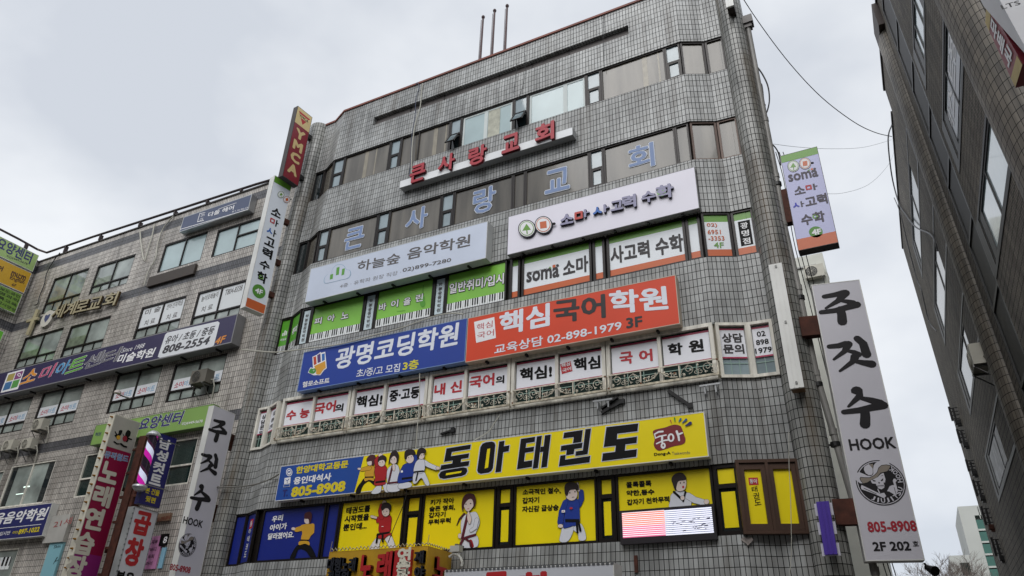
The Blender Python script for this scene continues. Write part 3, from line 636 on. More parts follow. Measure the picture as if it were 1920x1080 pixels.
draw(W2['punch'], PF, 'K', [
    ('s', GI, [(1515, 470), (1560, 440), (1620, 450), (1660, 480), (1650, 570), (1508, 578), (1508, 510)]), ('l', GI, [(1640, 480), (1690, 510), (1762, 530)], 50, 44), ('e', SKIN, 1780, 524, 20, 18), ('l', INK, [(1535, 450), (1590, 500)], 14, 14), ('l', INK, [(1622, 450), (1605, 520)], 12, 10), ('e', SKIN, 1600, 495, 15, 17),
    ('s', SKIN, [(1545, 370), (1620, 355), (1626, 410), (1605, 440), (1560, 440)]), ('s', HAIR, [(1530, 395), (1520, 350), (1550, 315), (1600, 312), (1628, 345), (1615, 362), (1570, 370), (1555, 408), (1548, 440)]), ('e', INK, 1585, 384, 4, 6, {'ol': 0}), ('e', INK, 1612, 380, 4, 6, {'ol': 0}), ('e', KRED, 1606, 414, 8, 9, {'ol': 0})], ol=1.8, name='child_print')
lines(W2['punch'], PF, (('콜록콜록', q('K', 1176, 398), q('K', 1366, 384)), ('약한,동수', q('K', 1178, 460), q('K', 1388, 448)), ('갑자기 천하무적', q('K', 1182, 528), q('K', 1500, 502))), 11, INK)

# ------------------------------------------------------------------ signs on the front
def signbox(name, label, cat, P, c, depth, face, case=None, bw=.03, group=None, lit=0, brackets=0):
    """box sign: c = four corner pixels of its face (top left, top right, bottom right, bottom left) on plane P"""
    k = [P.px(*x) for x in c]; s0 = (k[0][0]+k[3][0])/2; s1 = (k[1][0]+k[2][0])/2; t1 = (k[0][1]+k[1][1])/2; t0 = (k[2][1]+k[3][1])/2
    return signbox_m(name, label, cat, P, s0, s1, t0, t1, depth, face, case, bw, group, brackets)
def signbox_m(name, label, cat, P, s0, s1, t0, t1, depth, face, case=None, bw=.03, group=None, brackets=0):
    r = thing(name, label, cat, P.pt((s0+s1)/2, t0, -depth), group)
    mb = MB(); mb.box(P, s0, s1, t0, t1, -depth, -.006)
    for a, b, c_, d_ in ((s0, s1, t0, t0+bw), (s0, s1, t1-bw, t1), (s0, s0+bw, t0+bw, t1-bw), (s1-bw, s1, t0+bw, t1-bw)): mb.box(P, a, b, c_, d_, -.006, .004, skip='k')
    mb.build('casing', case or CASE, r)
    mb = MB(); mb.box(P, s0+bw, s1-bw, t0+bw, t1-bw, -.0055, 0); mb.build('panel', face, r)
    if brackets:
        boxes('bracket', BLACK, r, P, [(s0+(s1-s0)*(i+.5)/brackets-.03, s0+(s1-s0)*(i+.5)/brackets+.03, t0-.06, t0-.002, -depth-.02, -depth*.4) for i in range(brackets)])
    return r, (s0, s1, t0, t1)
# church letters on a white rail
P = fac(.28); c = [q('D', 1080, 815), q('H', 455, 955), q('H', 455, 1012), q('D', 1077, 868)]
CH, d4 = signbox('church_sign', 'red raised Korean letters on a narrow white rail below the top row of windows', 'sign', P, c, .26, paint('rail_white', (238, 240, 242), .4, .1), paint('rail_side', (170, 172, 172), .5, .15), .01)
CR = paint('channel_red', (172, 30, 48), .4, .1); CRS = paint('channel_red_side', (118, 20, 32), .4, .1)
for ch, (x, y), (w_, h_) in zip('큰사랑교회', (q('D', 1225, 768), q('D', 1440, 692), q('D', 1672, 636), (960, 271), q('H', 255, 1006)), ((29, 36), (31, 34), (34, 38), (33, 36), (36, 38))):
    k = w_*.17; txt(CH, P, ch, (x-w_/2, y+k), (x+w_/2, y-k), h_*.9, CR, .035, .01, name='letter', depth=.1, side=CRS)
# music school
P = fac(.36)
SILV = mat('silver_panel', (202, 210, 226), .36, .25, .06)
MU, _ = signbox('music_school_sign', 'pale silver sign box with grey letters and a cloud with green piano keys', 'sign', P, [q('E', 415, 388), q('E', 1736, 45), q('E', 1728, 318), q('E', 362, 648)], .34, SILV, paint('sign_case_pale', (196, 198, 196), .4, .1), .02, brackets=5)
txt(MU, P, '하늘숲', q('E', 760, 380), q('E', 1082, 312), 20, GREY_T, .015); txt(MU, P, '음악학원', q('E', 1135, 288), q('E', 1608, 180), 22, GREY_T, .02)
txt(MU, P, '4층 · 유학파 원장 직강 ·', q('E', 630, 528), q('E', 1088, 420), 8, paint('letter_mid_grey', (132, 132, 136)), 0); txt(MU, P, '02)899-7280', q('E', 1100, 412), q('E', 1464, 332), 9.5, GREY_T, .015)
CLD = paint('cloud_blue', (142, 176, 200)); CLG = paint('cloud_green', (92, 160, 58))
cl = [(515, 505), (512, 468), (535, 440), (565, 432), (575, 395), (610, 365), (655, 368), (680, 400), (706, 408), (712, 440), (690, 468), (640, 480), (570, 498)]
draw(MU, P, 'E', [('s', CLD, cl), ('s', SILV, [(613+(x-613)*.955, 435+(y-435)*.955) for x, y in cl]), ('p', CLG, [(558, 440), (580, 434), (576, 472), (554, 478)]), ('p', CLG, [(606, 388), (628, 382), (622, 440), (600, 446)]), ('p', CLG, [(648, 398), (668, 392), (662, 440), (642, 446)])], name='emblem')
# maths academy
P = fac(.2)
LIL = paint('panel_lilac_white', (240, 237, 249), .4, .03)
SO, _ = signbox('maths_academy_sign', 'big white sign box with raised letters, a green tree and orange square emblem', 'sign', P, [(953.5, 406), (1302.5, 313), (1311, 391), (950.5, 477.5)], .17, LIL, paint('case_dark_edge', (150, 150, 152), .5, .15), .012, brackets=6)
SL = paint('letter_lilac', (150, 148, 178), .4, .05); SD = paint('letter_side_dark', (34, 28, 52), .4, .05); SB = paint('letter_bright_blue', (34, 104, 190), .4, .05); SR = paint('letter_red', (196, 62, 50), .4, .05); SG = paint('letter_green', (118, 190, 40), .4, .05)
for ch, x, y, w_, h_, mm in (('소', 418, 572, 100, 19, SL), ('ㅁ', 507, 545, 62, 14, SR), ('ㅏ', 566, 527, 40, 15, SL), ('ㅅ', 647, 508, 68, 13, SB), ('ㅏ', 714, 490, 42, 15, SL), ('고', 792, 470, 92, 18, SL), ('력', 885, 441, 105, 24, SL), ('수', 1030, 405, 108, 21, SL), ('학', 1152, 366, 130, 26, SL)):
    x, y = q('I', x, y); w_ /= 4; k = w_*.11; txt(SO, P, ch, (x-w_/2, y+k), (x+w_/2, y-k), h_, mm, .045, .008, name='letter', depth=.07, side=SD)
draw(SO, P, 'I', [('e', SG, 1126, 372, 33, 31), ('e', SL, 1126, 372, 15, 14)], d=.0785, name='letter')
def rings(parent, P, crop, a, b, r, d, dark, w=1.):
    (ax, ay), (bx, by) = a, b
    draw(parent, P, crop, [('e', dark, ax, ay, r, r), ('e', dark, bx, by, r, r), ('l', dark, [(bx+r*.8, by-r*.05), (bx+r*1.3, by-r*.12)], r*.3, r*.3), ('e', OFFW, ax, ay, r*.93, r*.93), ('e', OFFW, bx, by, r*.93, r*.93), ('e', FG, ax, ay, r*.84, r*.84), ('e', FO, bx, by, r*.84, r*.84), ('e', OFFW, ax, ay, r*.76, r*.76), ('e', OFFW, bx, by, r*.76, r*.76),
        ('p', FG, [(ax-r*.5, ay+r*.28), (ax-r*.02, ay-r*.55), (ax+r*.5, ay+r*.16)]), ('l', FG, [(ax+r*.02, ay+r*.2), (ax+r*.06, ay+r*.6)], r*.13, r*.13), ('p', FO, [(bx-r*.4, by-r*.3), (bx+r*.36, by-r*.44), (bx+r*.42, by+r*.36), (bx-r*.34, by+r*.48)])], d=d, name='emblem')
mb = MB()
for cx_, cy_ in ((118, 642), (242, 614)): mb.prism(P, [P.px(*q('I', cx_+66*math.cos(i*math.pi/12), cy_+66*math.sin(i*math.pi/12))) for i in range(24)], .002 if cx_ < 200 else .003, .06 if cx_ < 200 else .0605)
mb.build('emblem_disc', SD, SO); rings(SO, P, 'I', (118, 642), (242, 614), 64, .062, INK)
# coding school and language academy
P = fac(.3)
CO, _ = signbox('coding_school_sign', 'blue sign box with white letters and a colourful hand emblem, left of the orange one', 'sign', P, [(571, 660), (876.5, 597), (871, 677), (556, 735)], .26, BLUE, paint('case_blue_edge', (120, 150, 200), .5), .018, brackets=4)
txt(CO, P, '광명코딩학원', q('V', 835, 530), q('E', 1520, 880), 42, paint('letter_pale', (232, 236, 246)), .03, slant=.05)
txt(CO, P, '초/중/고 모집', q('F', 755, 102), q('F', 1080, 55), 16, paint('letter_pale', (232, 236, 246)), .015); txt(CO, P, '3층', q('F', 1102, 46), q('F', 1222, 28), 18, paint('letter_lemon', (226, 216, 60)), .03)
txt(CO, P, '헬로소프트', q('F', 350, 186), q('F', 552, 152), 11, OFFW, .02)
draw(CO, P, 'V', [('l', OFFW, [(210, 1078), (690, 1020)], 8, 8),
    ('p', OFFW, [(312, 470), (410, 425), (495, 362), (515, 380), (600, 355), (612, 470), (636, 725), (575, 770), (490, 885), (430, 880), (340, 885), (212, 825), (265, 708), (325, 720)]),
    ('p', paint('hand_red', (196, 66, 36)), [(332, 478), (395, 455), (408, 632), (345, 660)]), ('p', paint('hand_purple', (92, 58, 116)), [(420, 435), (490, 392), (503, 580), (430, 612)]), ('p', paint('hand_blue', (40, 110, 190)), [(525, 410), (590, 392), (592, 540), (530, 570)]),
    ('p', paint('hand_amber', (222, 160, 50)), [(352, 680), (600, 565), (618, 715), (565, 750), (485, 865), (432, 868), (395, 850), (400, 780), (370, 720)]), ('s', paint('hand_green', (66, 150, 60)), [(235, 815), (275, 735), (320, 740), (370, 730), (395, 775), (375, 820), (320, 850)]), ('e', OFFW, 346, 778, 14, 16), ('e', paint('hand_green', (66, 150, 60)), 346, 778, 8, 10)], name='emblem')
LA, _ = signbox('language_academy_sign', 'orange sign box with white and black letters and a white square stamp', 'sign', P, [(877.5, 596), (1266, 516), (1276, 610), (872.5, 677)], .26, ORG, paint('case_cream', (206, 190, 170), .5, .2), .018, brackets=5)
LP = paint('letter_pale', (232, 236, 246))
for ch, x0, x1, y, mm in (('핵', 1835, 1990, 845, LP), ('심', 2030, 2200, 800, LP)): pass
txt(LA, P, '핵심', (936, 609), (1031, 589), 43, LP, .035); txt(LA, P, '국어', q('J', 310, 180), q('J', 702, 132), 44, paint('letter_soft_black', (30, 26, 28)), .035); txt(LA, P, '학원', q('J', 730, 110), q('J', 1168, 72), 44, LP, .035)
txt(LA, P, '교육상담 02-898-1979', (927, 656), q('J', 822, 278), 19, LP, .02); txt(LA, P, '3F', q('J', 856, 266), q('J', 978, 248), 20, paint('letter_soft_black', (30, 26, 28)), .035)
draw(LA, P, 'E', [('p', OFFW, [(1636, 795), (1788, 758), (1800, 915), (1652, 952)])], name='stamp')
txt(LA, P, '핵심', q('E', 1655, 838), q('E', 1775, 808), 12, KRED, 0, .007); txt(LA, P, '국어', q('E', 1660, 900), q('E', 1785, 872), 12, KRED, 0, .007)
# taekwondo
P = fac(.26)
TK, (ts0, ts1, tt0, tt1) = signbox('taekwondo_sign', 'long yellow sign box with huge black letters and a row of painted children', 'sign', P, [(528, 875.5), (1319.5, 770), (1330, 855), (513.5, 941)], .22, FY, CASE, .02, brackets=7)
a0, a1 = P.px(682.5, 855), P.px(664, 925)
mb = MB(); mb.poly(P, [(ts0+.02, tt0+.02), (a1[0], tt0+.02), (a0[0], tt1-.02), (ts0+.02, tt1-.02)], .003); mb.build('blue_field', paint('field_blue', (28, 76, 160), .45), TK)
txt(TK, P, '한양대학교동문', q('G', 622, 288), q('G', 1014, 238), 14.5, YEL, .05, .006); txt(TK, P, '용인대석사', q('G', 604, 368), q('G', 886, 334), 14.5, OFFW, .04, .006)
txt(TK, P, '805-8908', q('G', 586, 452), q('G', 992, 404), 20, YEL, .05, .006); txt(TK, P, 'T.', q('G', 520, 462), q('G', 562, 456), 14, NAVY, .05, .006)
draw(TK, P, 'G', [('e', OFFW, 570, 302, 24, 30), ('e', paint('field_blue', (28, 76, 160), .45), 570, 302, 19, 24), ('e', OFFW, 570, 302, 15, 18), ('p', paint('field_blue', (28, 76, 160), .45), [(560, 296), (580, 294), (580, 304), (560, 306)]), ('p', OFFW, [(536, 346), (582, 339), (578, 386), (532, 392)]), ('l', paint('field_blue', (28, 76, 160), .45), [(545, 358), (556, 368), (556, 382)], 4, 4), ('l', paint('field_blue', (28, 76, 160), .45), [(570, 352), (556, 368)], 4, 4), ('p', OFFW, [(530, 396), (577, 390), (576, 410), (528, 414)]), ('p', paint('field_blue', (28, 76, 160), .45), [(532, 398), (575, 392), (574, 408), (530, 412)])], d=.006, name='emblem')
BIG = [('F', [[(1430, 664), (1613, 634), (1607, 668), (1470, 690), (1463, 722), (1600, 700), (1594, 734), (1412, 764)], [(1478, 750), (1540, 740), (1534, 778), (1470, 788)], [(1390, 790), (1602, 757), (1595, 793), (1382, 826)], [(1372, 862), (1388, 838), (1412, 828), (1556, 805), (1582, 812), (1586, 835), (1572, 858), (1545, 870), (1410, 892), (1380, 885)]]),
       ('K', [[(60, 290), (84, 115), (100, 88), (125, 78), (170, 72), (190, 80), (196, 100), (178, 270), (166, 292), (145, 305), (88, 314), (68, 306)], [(225, 72), (265, 66), (238, 298), (196, 304)], [(258, 108), (302, 100), (296, 145), (252, 152)]]),
       ('K', [[(388, 52), (495, 36), (491, 74), (428, 84), (423, 120), (487, 110), (483, 146), (419, 156), (411, 222), (474, 212), (470, 262), (358, 280)], [(508, 34), (545, 28), (515, 270), (476, 276)], [(568, 26), (612, 20), (582, 262), (540, 268)], [(536, 112), (575, 106), (571, 146), (531, 152)]]),
       ('K', [[(712, 6), (852, -15), (840, 76), (778, 85), (784, 38), (705, 48)], [(690, 104), (850, 80), (845, 120), (685, 143)], [(732, 132), (790, 124), (784, 166), (726, 175)], [(800, 146), (872, 136), (867, 170), (796, 180)], [(872, -20), (914, -26), (888, 166), (848, 172)], [(684, 178), (724, 172), (719, 208), (908, 180), (902, 228), (672, 258)]]),
       ('k', [[(745, 72), (950, 48), (944, 98), (815, 114), (812, 150), (942, 133), (938, 174), (728, 200)], [(806, 185), (868, 177), (862, 230), (800, 238)], [(722, 241), (941, 214), (936, 262), (716, 291)]])]
LGO = paint('letter_outline_grey', (206, 210, 224))
for c_, shp in BIG:
    draw(TK, P, c_, [('p', LGO, pts) for pts in shp], d=.0045, name='lettering_outline', step=.00005, ol=8, olm=LGO)
    draw(TK, P, c_, [('p', INK, pts) for pts in shp], d=.0075, name='lettering', step=.0003)
draw(TK, P, 'F', [('p', FY, [(1428, 850), (1545, 832), (1538, 846), (1424, 866)])], d=.0095, name='lettering_counter'); draw(TK, P, 'K', [('p', FY, [(116, 275), (136, 128), (158, 124), (142, 266)])], d=.0095, name='lettering_counter')
draw(TK, P, 'U', [('s', paint('stamp_red', (128, 30, 36)), [(290, 600), (360, 545), (560, 500), (700, 450), (800, 435), (900, 460), (940, 510), (1000, 680), (1025, 770), (1000, 850), (920, 890), (760, 920), (560, 990), (430, 1020), (350, 975), (310, 880), (330, 760)]),
    ('l', OFFW, [(515, 590), (420, 600), (330, 650), (350, 740), (440, 700), (590, 670)], 42, 30), ('l', OFFW, [(375, 865), (480, 815), (560, 790), (650, 780)], 30, 34), ('l', OFFW, [(500, 720), (500, 830)], 50, 46), ('e', OFFW, 525, 910, 58, 70), ('e', paint('stamp_red', (128, 30, 36)), 525, 905, 16, 26), ('e', OFFW, 700, 730, 78, 96), ('e', paint('stamp_red', (128, 30, 36)), 702, 730, 34, 58), ('l', OFFW, [(830, 590), (870, 700), (885, 790)], 52, 44), ('l', OFFW, [(870, 660), (955, 625)], 46, 36),
    ('l', paint('dash_orange', (190, 100, 50)), [(690, 345), (712, 405)], 30, 16), ('l', paint('dash_green', (70, 150, 50)), [(782, 290), (792, 375)], 34, 18), ('l', paint('dash_teal', (50, 120, 150)), [(920, 310), (880, 370)], 46, 22), ('l', paint('dash_blue', (40, 90, 150)), [(1045, 325), (960, 400)], 52, 24), ('l', NAVY, [(1140, 405), (1030, 465)], 70, 26)], d=.006, name='emblem')
txt(TK, P, 'Dong-A', q('K', 1386, 172), q('K', 1510, 160), 7, INK, .03, .006); txt(TK, P, 'Taekwondo', q('K', 1520, 162), q('K', 1656, 153), 6, GREY_T, 0, .006)
# the five painted children on it
draw(TK, P, 'T', [
    ('s', INK, [(1165, 1000), (1262, 1000), (1278, 1040), (1270, 1078), (1215, 1035), (1165, 1060), (1130, 1110), (1110, 1170), (1065, 1168), (1085, 1100), (1130, 1040)]),
    ('s', GIY, [(1170, 930), (1190, 865), (1250, 855), (1275, 885), (1268, 940), (1260, 985), (1175, 985)]), ('l', GIY, [(1215, 885), (1130, 905)], 50, 36), ('e', SKIN, 1104, 895, 20, 12), ('p', INK, [(1168, 985), (1262, 982), (1262, 998), (1165, 1002)]), ('s', GIY, [(1165, 1002), (1260, 998), (1268, 1030), (1215, 1020), (1170, 1035)]),
    ('e', SKIN, 1222, 828, 28, 30), ('s', BHAIR, [(1192, 812), (1195, 775), (1235, 740), (1282, 750), (1284, 800), (1262, 858), (1248, 850), (1244, 805)]),
    ('s', GI, [(1310, 1080), (1350, 1060), (1340, 1160), (1240, 1170)]), ('s', GI, [(1370, 1060), (1410, 1050), (1440, 1150), (1395, 1150)]), ('l', GIR, [(1310, 880), (1300, 800), (1320, 770)], 56, 40), ('e', SKIN, 1346, 745, 24, 24),
    ('s', GIR, [(1280, 900), (1330, 860), (1400, 860), (1418, 920), (1400, 1020), (1395, 1070), (1280, 1080), (1285, 1000)]), ('p', INK, [(1290, 1040), (1400, 1025), (1400, 1042), (1290, 1058)]), ('e', SKIN, 1358, 830, 38, 40), ('s', HAIR, [(1318, 820), (1325, 770), (1370, 745), (1410, 770), (1402, 815), (1380, 795), (1340, 800)]),
    ('s', GI, [(1435, 1060), (1550, 1050), (1560, 1140), (1430, 1150)]), ('s', GI, [(1420, 930), (1460, 865), (1530, 850), (1560, 920), (1550, 1050), (1435, 1065)]), ('l', BELT, [(1480, 870), (1440, 1040)], 16, 16), ('l', BELT, [(1432, 1060), (1555, 1045)], 16, 16), ('s', SKIN, [(1482, 860), (1496, 830), (1512, 870), (1505, 920), (1485, 910)]),
    ('e', SKIN, 1494, 795, 40, 48), ('s', HAIR, [(1440, 850), (1450, 770), (1475, 710), (1520, 695), (1552, 740), (1545, 800), (1530, 840), (1530, 780), (1500, 750), (1465, 780)]),
    ('s', GI, [(1560, 1060), (1680, 1050), (1690, 1100), (1560, 1120)]), ('l', GIB, [(1690, 860), (1730, 820), (1740, 760)], 70, 50), ('s', GIB, [(1580, 900), (1620, 845), (1700, 830), (1730, 880), (1720, 1010), (1560, 1060), (1545, 1000)]), ('p', INK, [(1590, 1000), (1715, 985), (1715, 1004), (1590, 1020)]), ('p', OFFW, [(1576, 918), (1600, 914), (1602, 938), (1578, 942)], {'ol': 0}),
    ('e', SKIN, 1678, 785, 46, 50), ('s', HAIR, [(1622, 780), (1625, 710), (1665, 680), (1725, 690), (1740, 740), (1690, 740), (1650, 760), (1640, 790)]),
    ('s', GI, [(1730, 940), (1830, 930), (1870, 990), (1900, 1075), (1860, 1080), (1810, 1000), (1750, 1060), (1715, 1050)]), ('l', GI, [(1830, 820), (1900, 860), (1975, 890)], 56, 44), ('e', SKIN, 1995, 890, 22, 18), ('s', GI, [(1735, 860), (1770, 800), (1830, 790), (1850, 850), (1830, 940), (1730, 945)]), ('l', INK, [(1735, 935), (1830, 925)], 14, 14), ('l', INK, [(1770, 945), (1750, 1030)], 10, 10),
    ('e', SKIN, 1810, 752, 36, 40), ('s', HAIR, [(1762, 755), (1772, 690), (1820, 662), (1860, 690), (1852, 722), (1810, 725), (1785, 760), (1780, 785)])] +
    [('e', INK, x, y, 4, 5, {'ol': 0}) for x, y in ((1346, 828), (1376, 822), (1478, 792), (1510, 788), (1666, 770), (1700, 764), (1812, 744), (1836, 740))], d=.0045, name='children_print', ol=3, step=.0006)

# the light emitting board in front of the punching boy
P = fac(.1); k = [P.px(*q('K', *x)) for x in ((1140, 603), (1810, 563), (1840, 757), (1156, 793))]; s0, s1 = (k[0][0]+k[3][0])/2, (k[1][0]+k[2][0])/2; t0, t1 = (k[2][1]+k[3][1])/2, (k[0][1]+k[1][1])/2
LED = thing('light_board', 'glowing pink and white light board fixed over the lower part of a yellow window', 'display', P.pt((s0+s1)/2, t0-.1, -.1))
mb = MB(); mb.box(P, s0-.06, s1+.06, t0-.14, t0-.005, -.1, .01); mb.box(P, s0-.06, s1+.06, t1+.005, t1+.05, -.1, .01); mb.box(P, s0-.06, s0-.003, t0-.005, t1+.005, -.1, .01); mb.box(P, s1+.003, s1+.06, t0-.005, t1+.005, -.1, .01); mb.box(P, s0-.003, s1+.003, t0-.005, t1+.005, -.1, -.01); mb.build('frame', mat('board_frame', (34, 28, 34), .5), LED)
LPK = mat('led_pink', (222, 104, 148), .6, 0, 0, emit=.45); LOR = mat('led_salmon', (240, 128, 110), .6, 0, 0, emit=.5); LWH = mat('led_white', (236, 238, 252), .6, 0, 0, emit=.55); LDK = mat('led_row_dim', (84, 88, 140), .6, 0, 0, emit=.15); LHOT = mat('led_row_hot', (255, 232, 236), .6, 0, 0, emit=.6); LGR = mat('led_mark', (70, 70, 90), .6, 0, 0, emit=.1)
mb = MB(); sm_ = s0+(s1-s0)*.485; NR = 13; h = (t1-t0)/NR; rr = random.Random(3)
for i in range(NR):
    y = t1-(i+1)*h; mb.face([P.pt(s0, y, 0), P.pt(sm_, y, 0), P.pt(sm_, y+h*.6, 0), P.pt(s0, y+h*.6, 0)], 0 if i > 6 else 1); mb.face([P.pt(s0, y+h*.6, 0), P.pt(sm_, y+h*.6, 0), P.pt(sm_, y+h, 0), P.pt(s0, y+h, 0)], 4)
    mb.face([P.pt(sm_, y, 0), P.pt(s1, y, 0), P.pt(s1, y+h*.7, 0), P.pt(sm_, y+h*.7, 0)], 2); mb.face([P.pt(sm_, y+h*.7, 0), P.pt(s1, y+h*.7, 0), P.pt(s1, y+h, 0), P.pt(sm_, y+h, 0)], 3)
for i in range(34):
    x = sm_+(s1-sm_)*(.12+.8*rr.random()); y = t0+(t1-t0)*(.1+.5*rr.random()); l = .03+.06*rr.random(); mb.face([P.pt(x, y, .002), P.pt(x+l, y+.006, .002), P.pt(x+l, y+.018, .002), P.pt(x, y+.012, .002)], 5)
mb.build('screen', [LPK, LOR, LWH, LDK, LHOT, LGR], LED)

# ------------------------------------------------------------------ window guards on the third floor
GUARD = mat('old_cream_iron', (222, 214, 196), .6, .1, .5, 6)
RUSTY = mat('rust_stain_iron', (120, 74, 44), .8, .1, .4, 8)
def spiral(P, cx, cy_, r, turns, a0, d, flip=1, n=18):
    return [P.pt(cx+flip*r*(1-.8*i/n)*math.cos(a0+turns*2*math.pi*i/n), cy_+r*(1-.8*i/n)*math.sin(a0+turns*2*math.pi*i/n), d) for i in range(n+1)]
def guard(l, label):
    """a shallow window guard of length l at the origin, facing the street; its foot at height 0"""
    P = Plane((0, 0, 0), (1, 0, 0)); H = .41; D = .0
    r = thing('window_guard', label, 'railing', (0, 0, 0), 'iron guards along the white windows')
    mb = MB(); mb.box(P, 0, l, H-.03, H, -.015, .015); mb.box(P, 0, .03, .06, H-.03, -.013, .013); mb.box(P, l-.03, l, .06, H-.03, -.013, .013)
    for x in (l*.31, l*.66): mb.box(P, x-.014, x+.014, .06, H-.03, -.012, .012)
    for x in (0, l-.03): mb.box(P, x, x+.03, H-.028, H-.002, -.2, -.016); mb.box(P, x, x+.03, 0.0, .03, -.2, -.026)
    mb.build('rail', GUARD, r)
    mb = MB(); mb.box(P, 0, l, -.01, .045, -.025, .02); mb.build('base_rail', mat('rusted_cream_iron', (206, 196, 174), .7, .1, .6, 9), r)
    for a, b in ((.03, l*.31), (l*.66, l-.03)):
        mb = MB(); c = (a+b)/2; hw = (b-a)/2; top = H-.035
        for s in (-1, 1):
            mb.tube(spiral(P, c+s*hw*.5, .24, .12, 1.35, -math.pi/2, 0, -s), .008, 5); mb.tube(spiral(P, c+s*hw*.12, .15, .07, 1.2, math.pi/2, 0, s), .0065, 5)
            mb.tube(spiral(P, c+s*hw*.78, .11, .055, 1.2, 0, 0, s), .0065, 5)
            mb.tube([P.pt(c+s*hw*.98, .07), P.pt(c+s*hw*.85, .25), P.pt(c+s*hw*.5, .36)], .007, 5)
        mb.tube([P.pt(c, .06), P.pt(c, .22), P.pt(c, .36)], .007, 5)
        for k in range(5): 
            x = a+(b-a)*(.12+.19*k); y = .12+.2*((k*7) % 3)/2; mb.prism(P, [(x-.022, y), (x, y+.03), (x+.024, y+.004), (x, y-.028)], -.01, .014)
        mb.build('scrollwork', GUARD, r)
    mb = MB(); c = l*.485; w_ = l*.33/2
    for s in (-1, 1):
        mb.tube([P.pt(c, .3), P.pt(c+s*w_*.3, .17), P.pt(c+s*w_*.6, .1), P.pt(c+s*w_*.95, .09)], .014, 6); mb.tube(spiral(P, c+s*w_*.35, .17, .055, 1.1, 0, 0, s), .01, 5); mb.tube(spiral(P, c+s*w_*.72, .14, .06, 1.1, 1, 0, s), .011, 5)
        for x, y, k in ((.25, .25, .035), (.6, .2, .03), (.85, .17, .04)): mb.prism(P, [(c+s*w_*x+k*math.cos(t*math.pi/3)*(1 if t % 2 else .55), y+k*math.sin(t*math.pi/3)*(1 if t % 2 else .55)) for t in range(6)], -.012, .02)
    mb.prism(P, [(c+.05*math.cos(t*math.pi/4)*(1 if t % 2 else .7), .33+.07*math.sin(t*math.pi/4)) for t in range(8)], -.015, .025)
    mb.build('flower_ornament', GUARD, r)
    mb = MB()
    for x, y, k in ((c+w_*.82, .19, .03), (c-w_*.8, .16, .026), (c+w_*.5, .12, .02), (l*.31, .06, .03), (l-.02, .38, .03), (.02, .05, .03)): mb.prism(P, [(x+k*math.cos(t*math.pi/3), y+k*.8*math.sin(t*math.pi/3)) for t in range(6)], .016, .024)
    mb.build('rust_patch', RUSTY, r)
    return r
PG_ = fac(.17)
GL = ['cream iron window guard under the leftmost white window of the row', 'cream iron window guard below the second white window from the left', 'cream iron window guard in the middle of the white window row', 'cream iron window guard below the red stamp poster', 'rusty cream iron window guard at the right end of the row']
for i, (a, b) in enumerate(((('F', 135, 600), ('F', 650, 512)), (('F', 665, 508), ('F', 1230, 425)), (('F', 1245, 420), ('F', 1900, 330)), (('J', 0, 858), ('J', 708, 755)), (('J', 722, 752), ('J', 1555, 640)))):
    s0 = PG_.px(*q(*a)); s1 = PG_.px(*q(*b)); g = guard(s1[0]-s0[0], GL[i]); g.location = PG_.pt(s0[0], 8.17)

# ------------------------------------------------------------------ upright signs that stick out from the walls
def side_plane(px, y0, ang):
    """upright plane through the point where pixel px meets the plane Y = y0, running at angle ang from the front"""
    p = FAC.off(-y0); o = p.pt(*p.px(*px)); o.z = 0; return Plane(o, (math.cos(R(ang)), math.sin(R(ang)), 0))
def arms(parent, m, P, s, y1, h, ts): boxes('bracket', m, parent, P, [(s, y1, t-h/2, t+h/2, -.22, -.06) for t in ts])
# red association sign
MAROON = paint('sign_maroon', (138, 22, 40), .4, .08); SAND = paint('letter_sand', (222, 196, 138), .45); SANDP = paint('panel_sand', (224, 200, 140), .45)
P = side_plane((589.3, 223.3), -.1, 85)
YM, (s0, s1, t0, t1) = signbox('association_sign', 'maroon upright sign with four sand letters and a red triangle at its top', 'sign', P, [(561.7, 200.7), (589.3, 223.3), (555, 346.7), (526, 326.7)], .24, MAROON, mat('dark_case', (70, 66, 66), .5, .2, .3), .02)
tb = t1-(t1-t0)*.235; film(YM, P, s0+.02, s1-.02, tb, t1-.02, SANDP, d=.004, name='top_panel')
for i, ch in enumerate('YMCA'): txt_m(YM, P, ch, (s0+s1)/2-.24, tb-.4-i*.575, (s0+s1)/2+.24, tb-.4-i*.575, .46, SAND, .055, .004, name='letter')
m_ = (s0+s1)/2; mb = MB(); c_ = tb+.08; mb.poly(P, [(m_, c_+.04), (m_+.3, c_+.56), (m_-.3, c_+.56)], .006); mb.build('triangle_emblem', RED, YM)
mb = MB(); mb.box(P, m_-.32, m_+.32, c_+.3, c_+.46, .0065, .0085); mb.build('emblem_band', SANDP, YM); txt_m(YM, P, 'YMCA', m_-.25, c_+.38, m_+.25, c_+.38, .11, INK, .03, .01)
arms(YM, BLACK, P, s1, s1+.5, .2, (t1-.9, t0+.55))
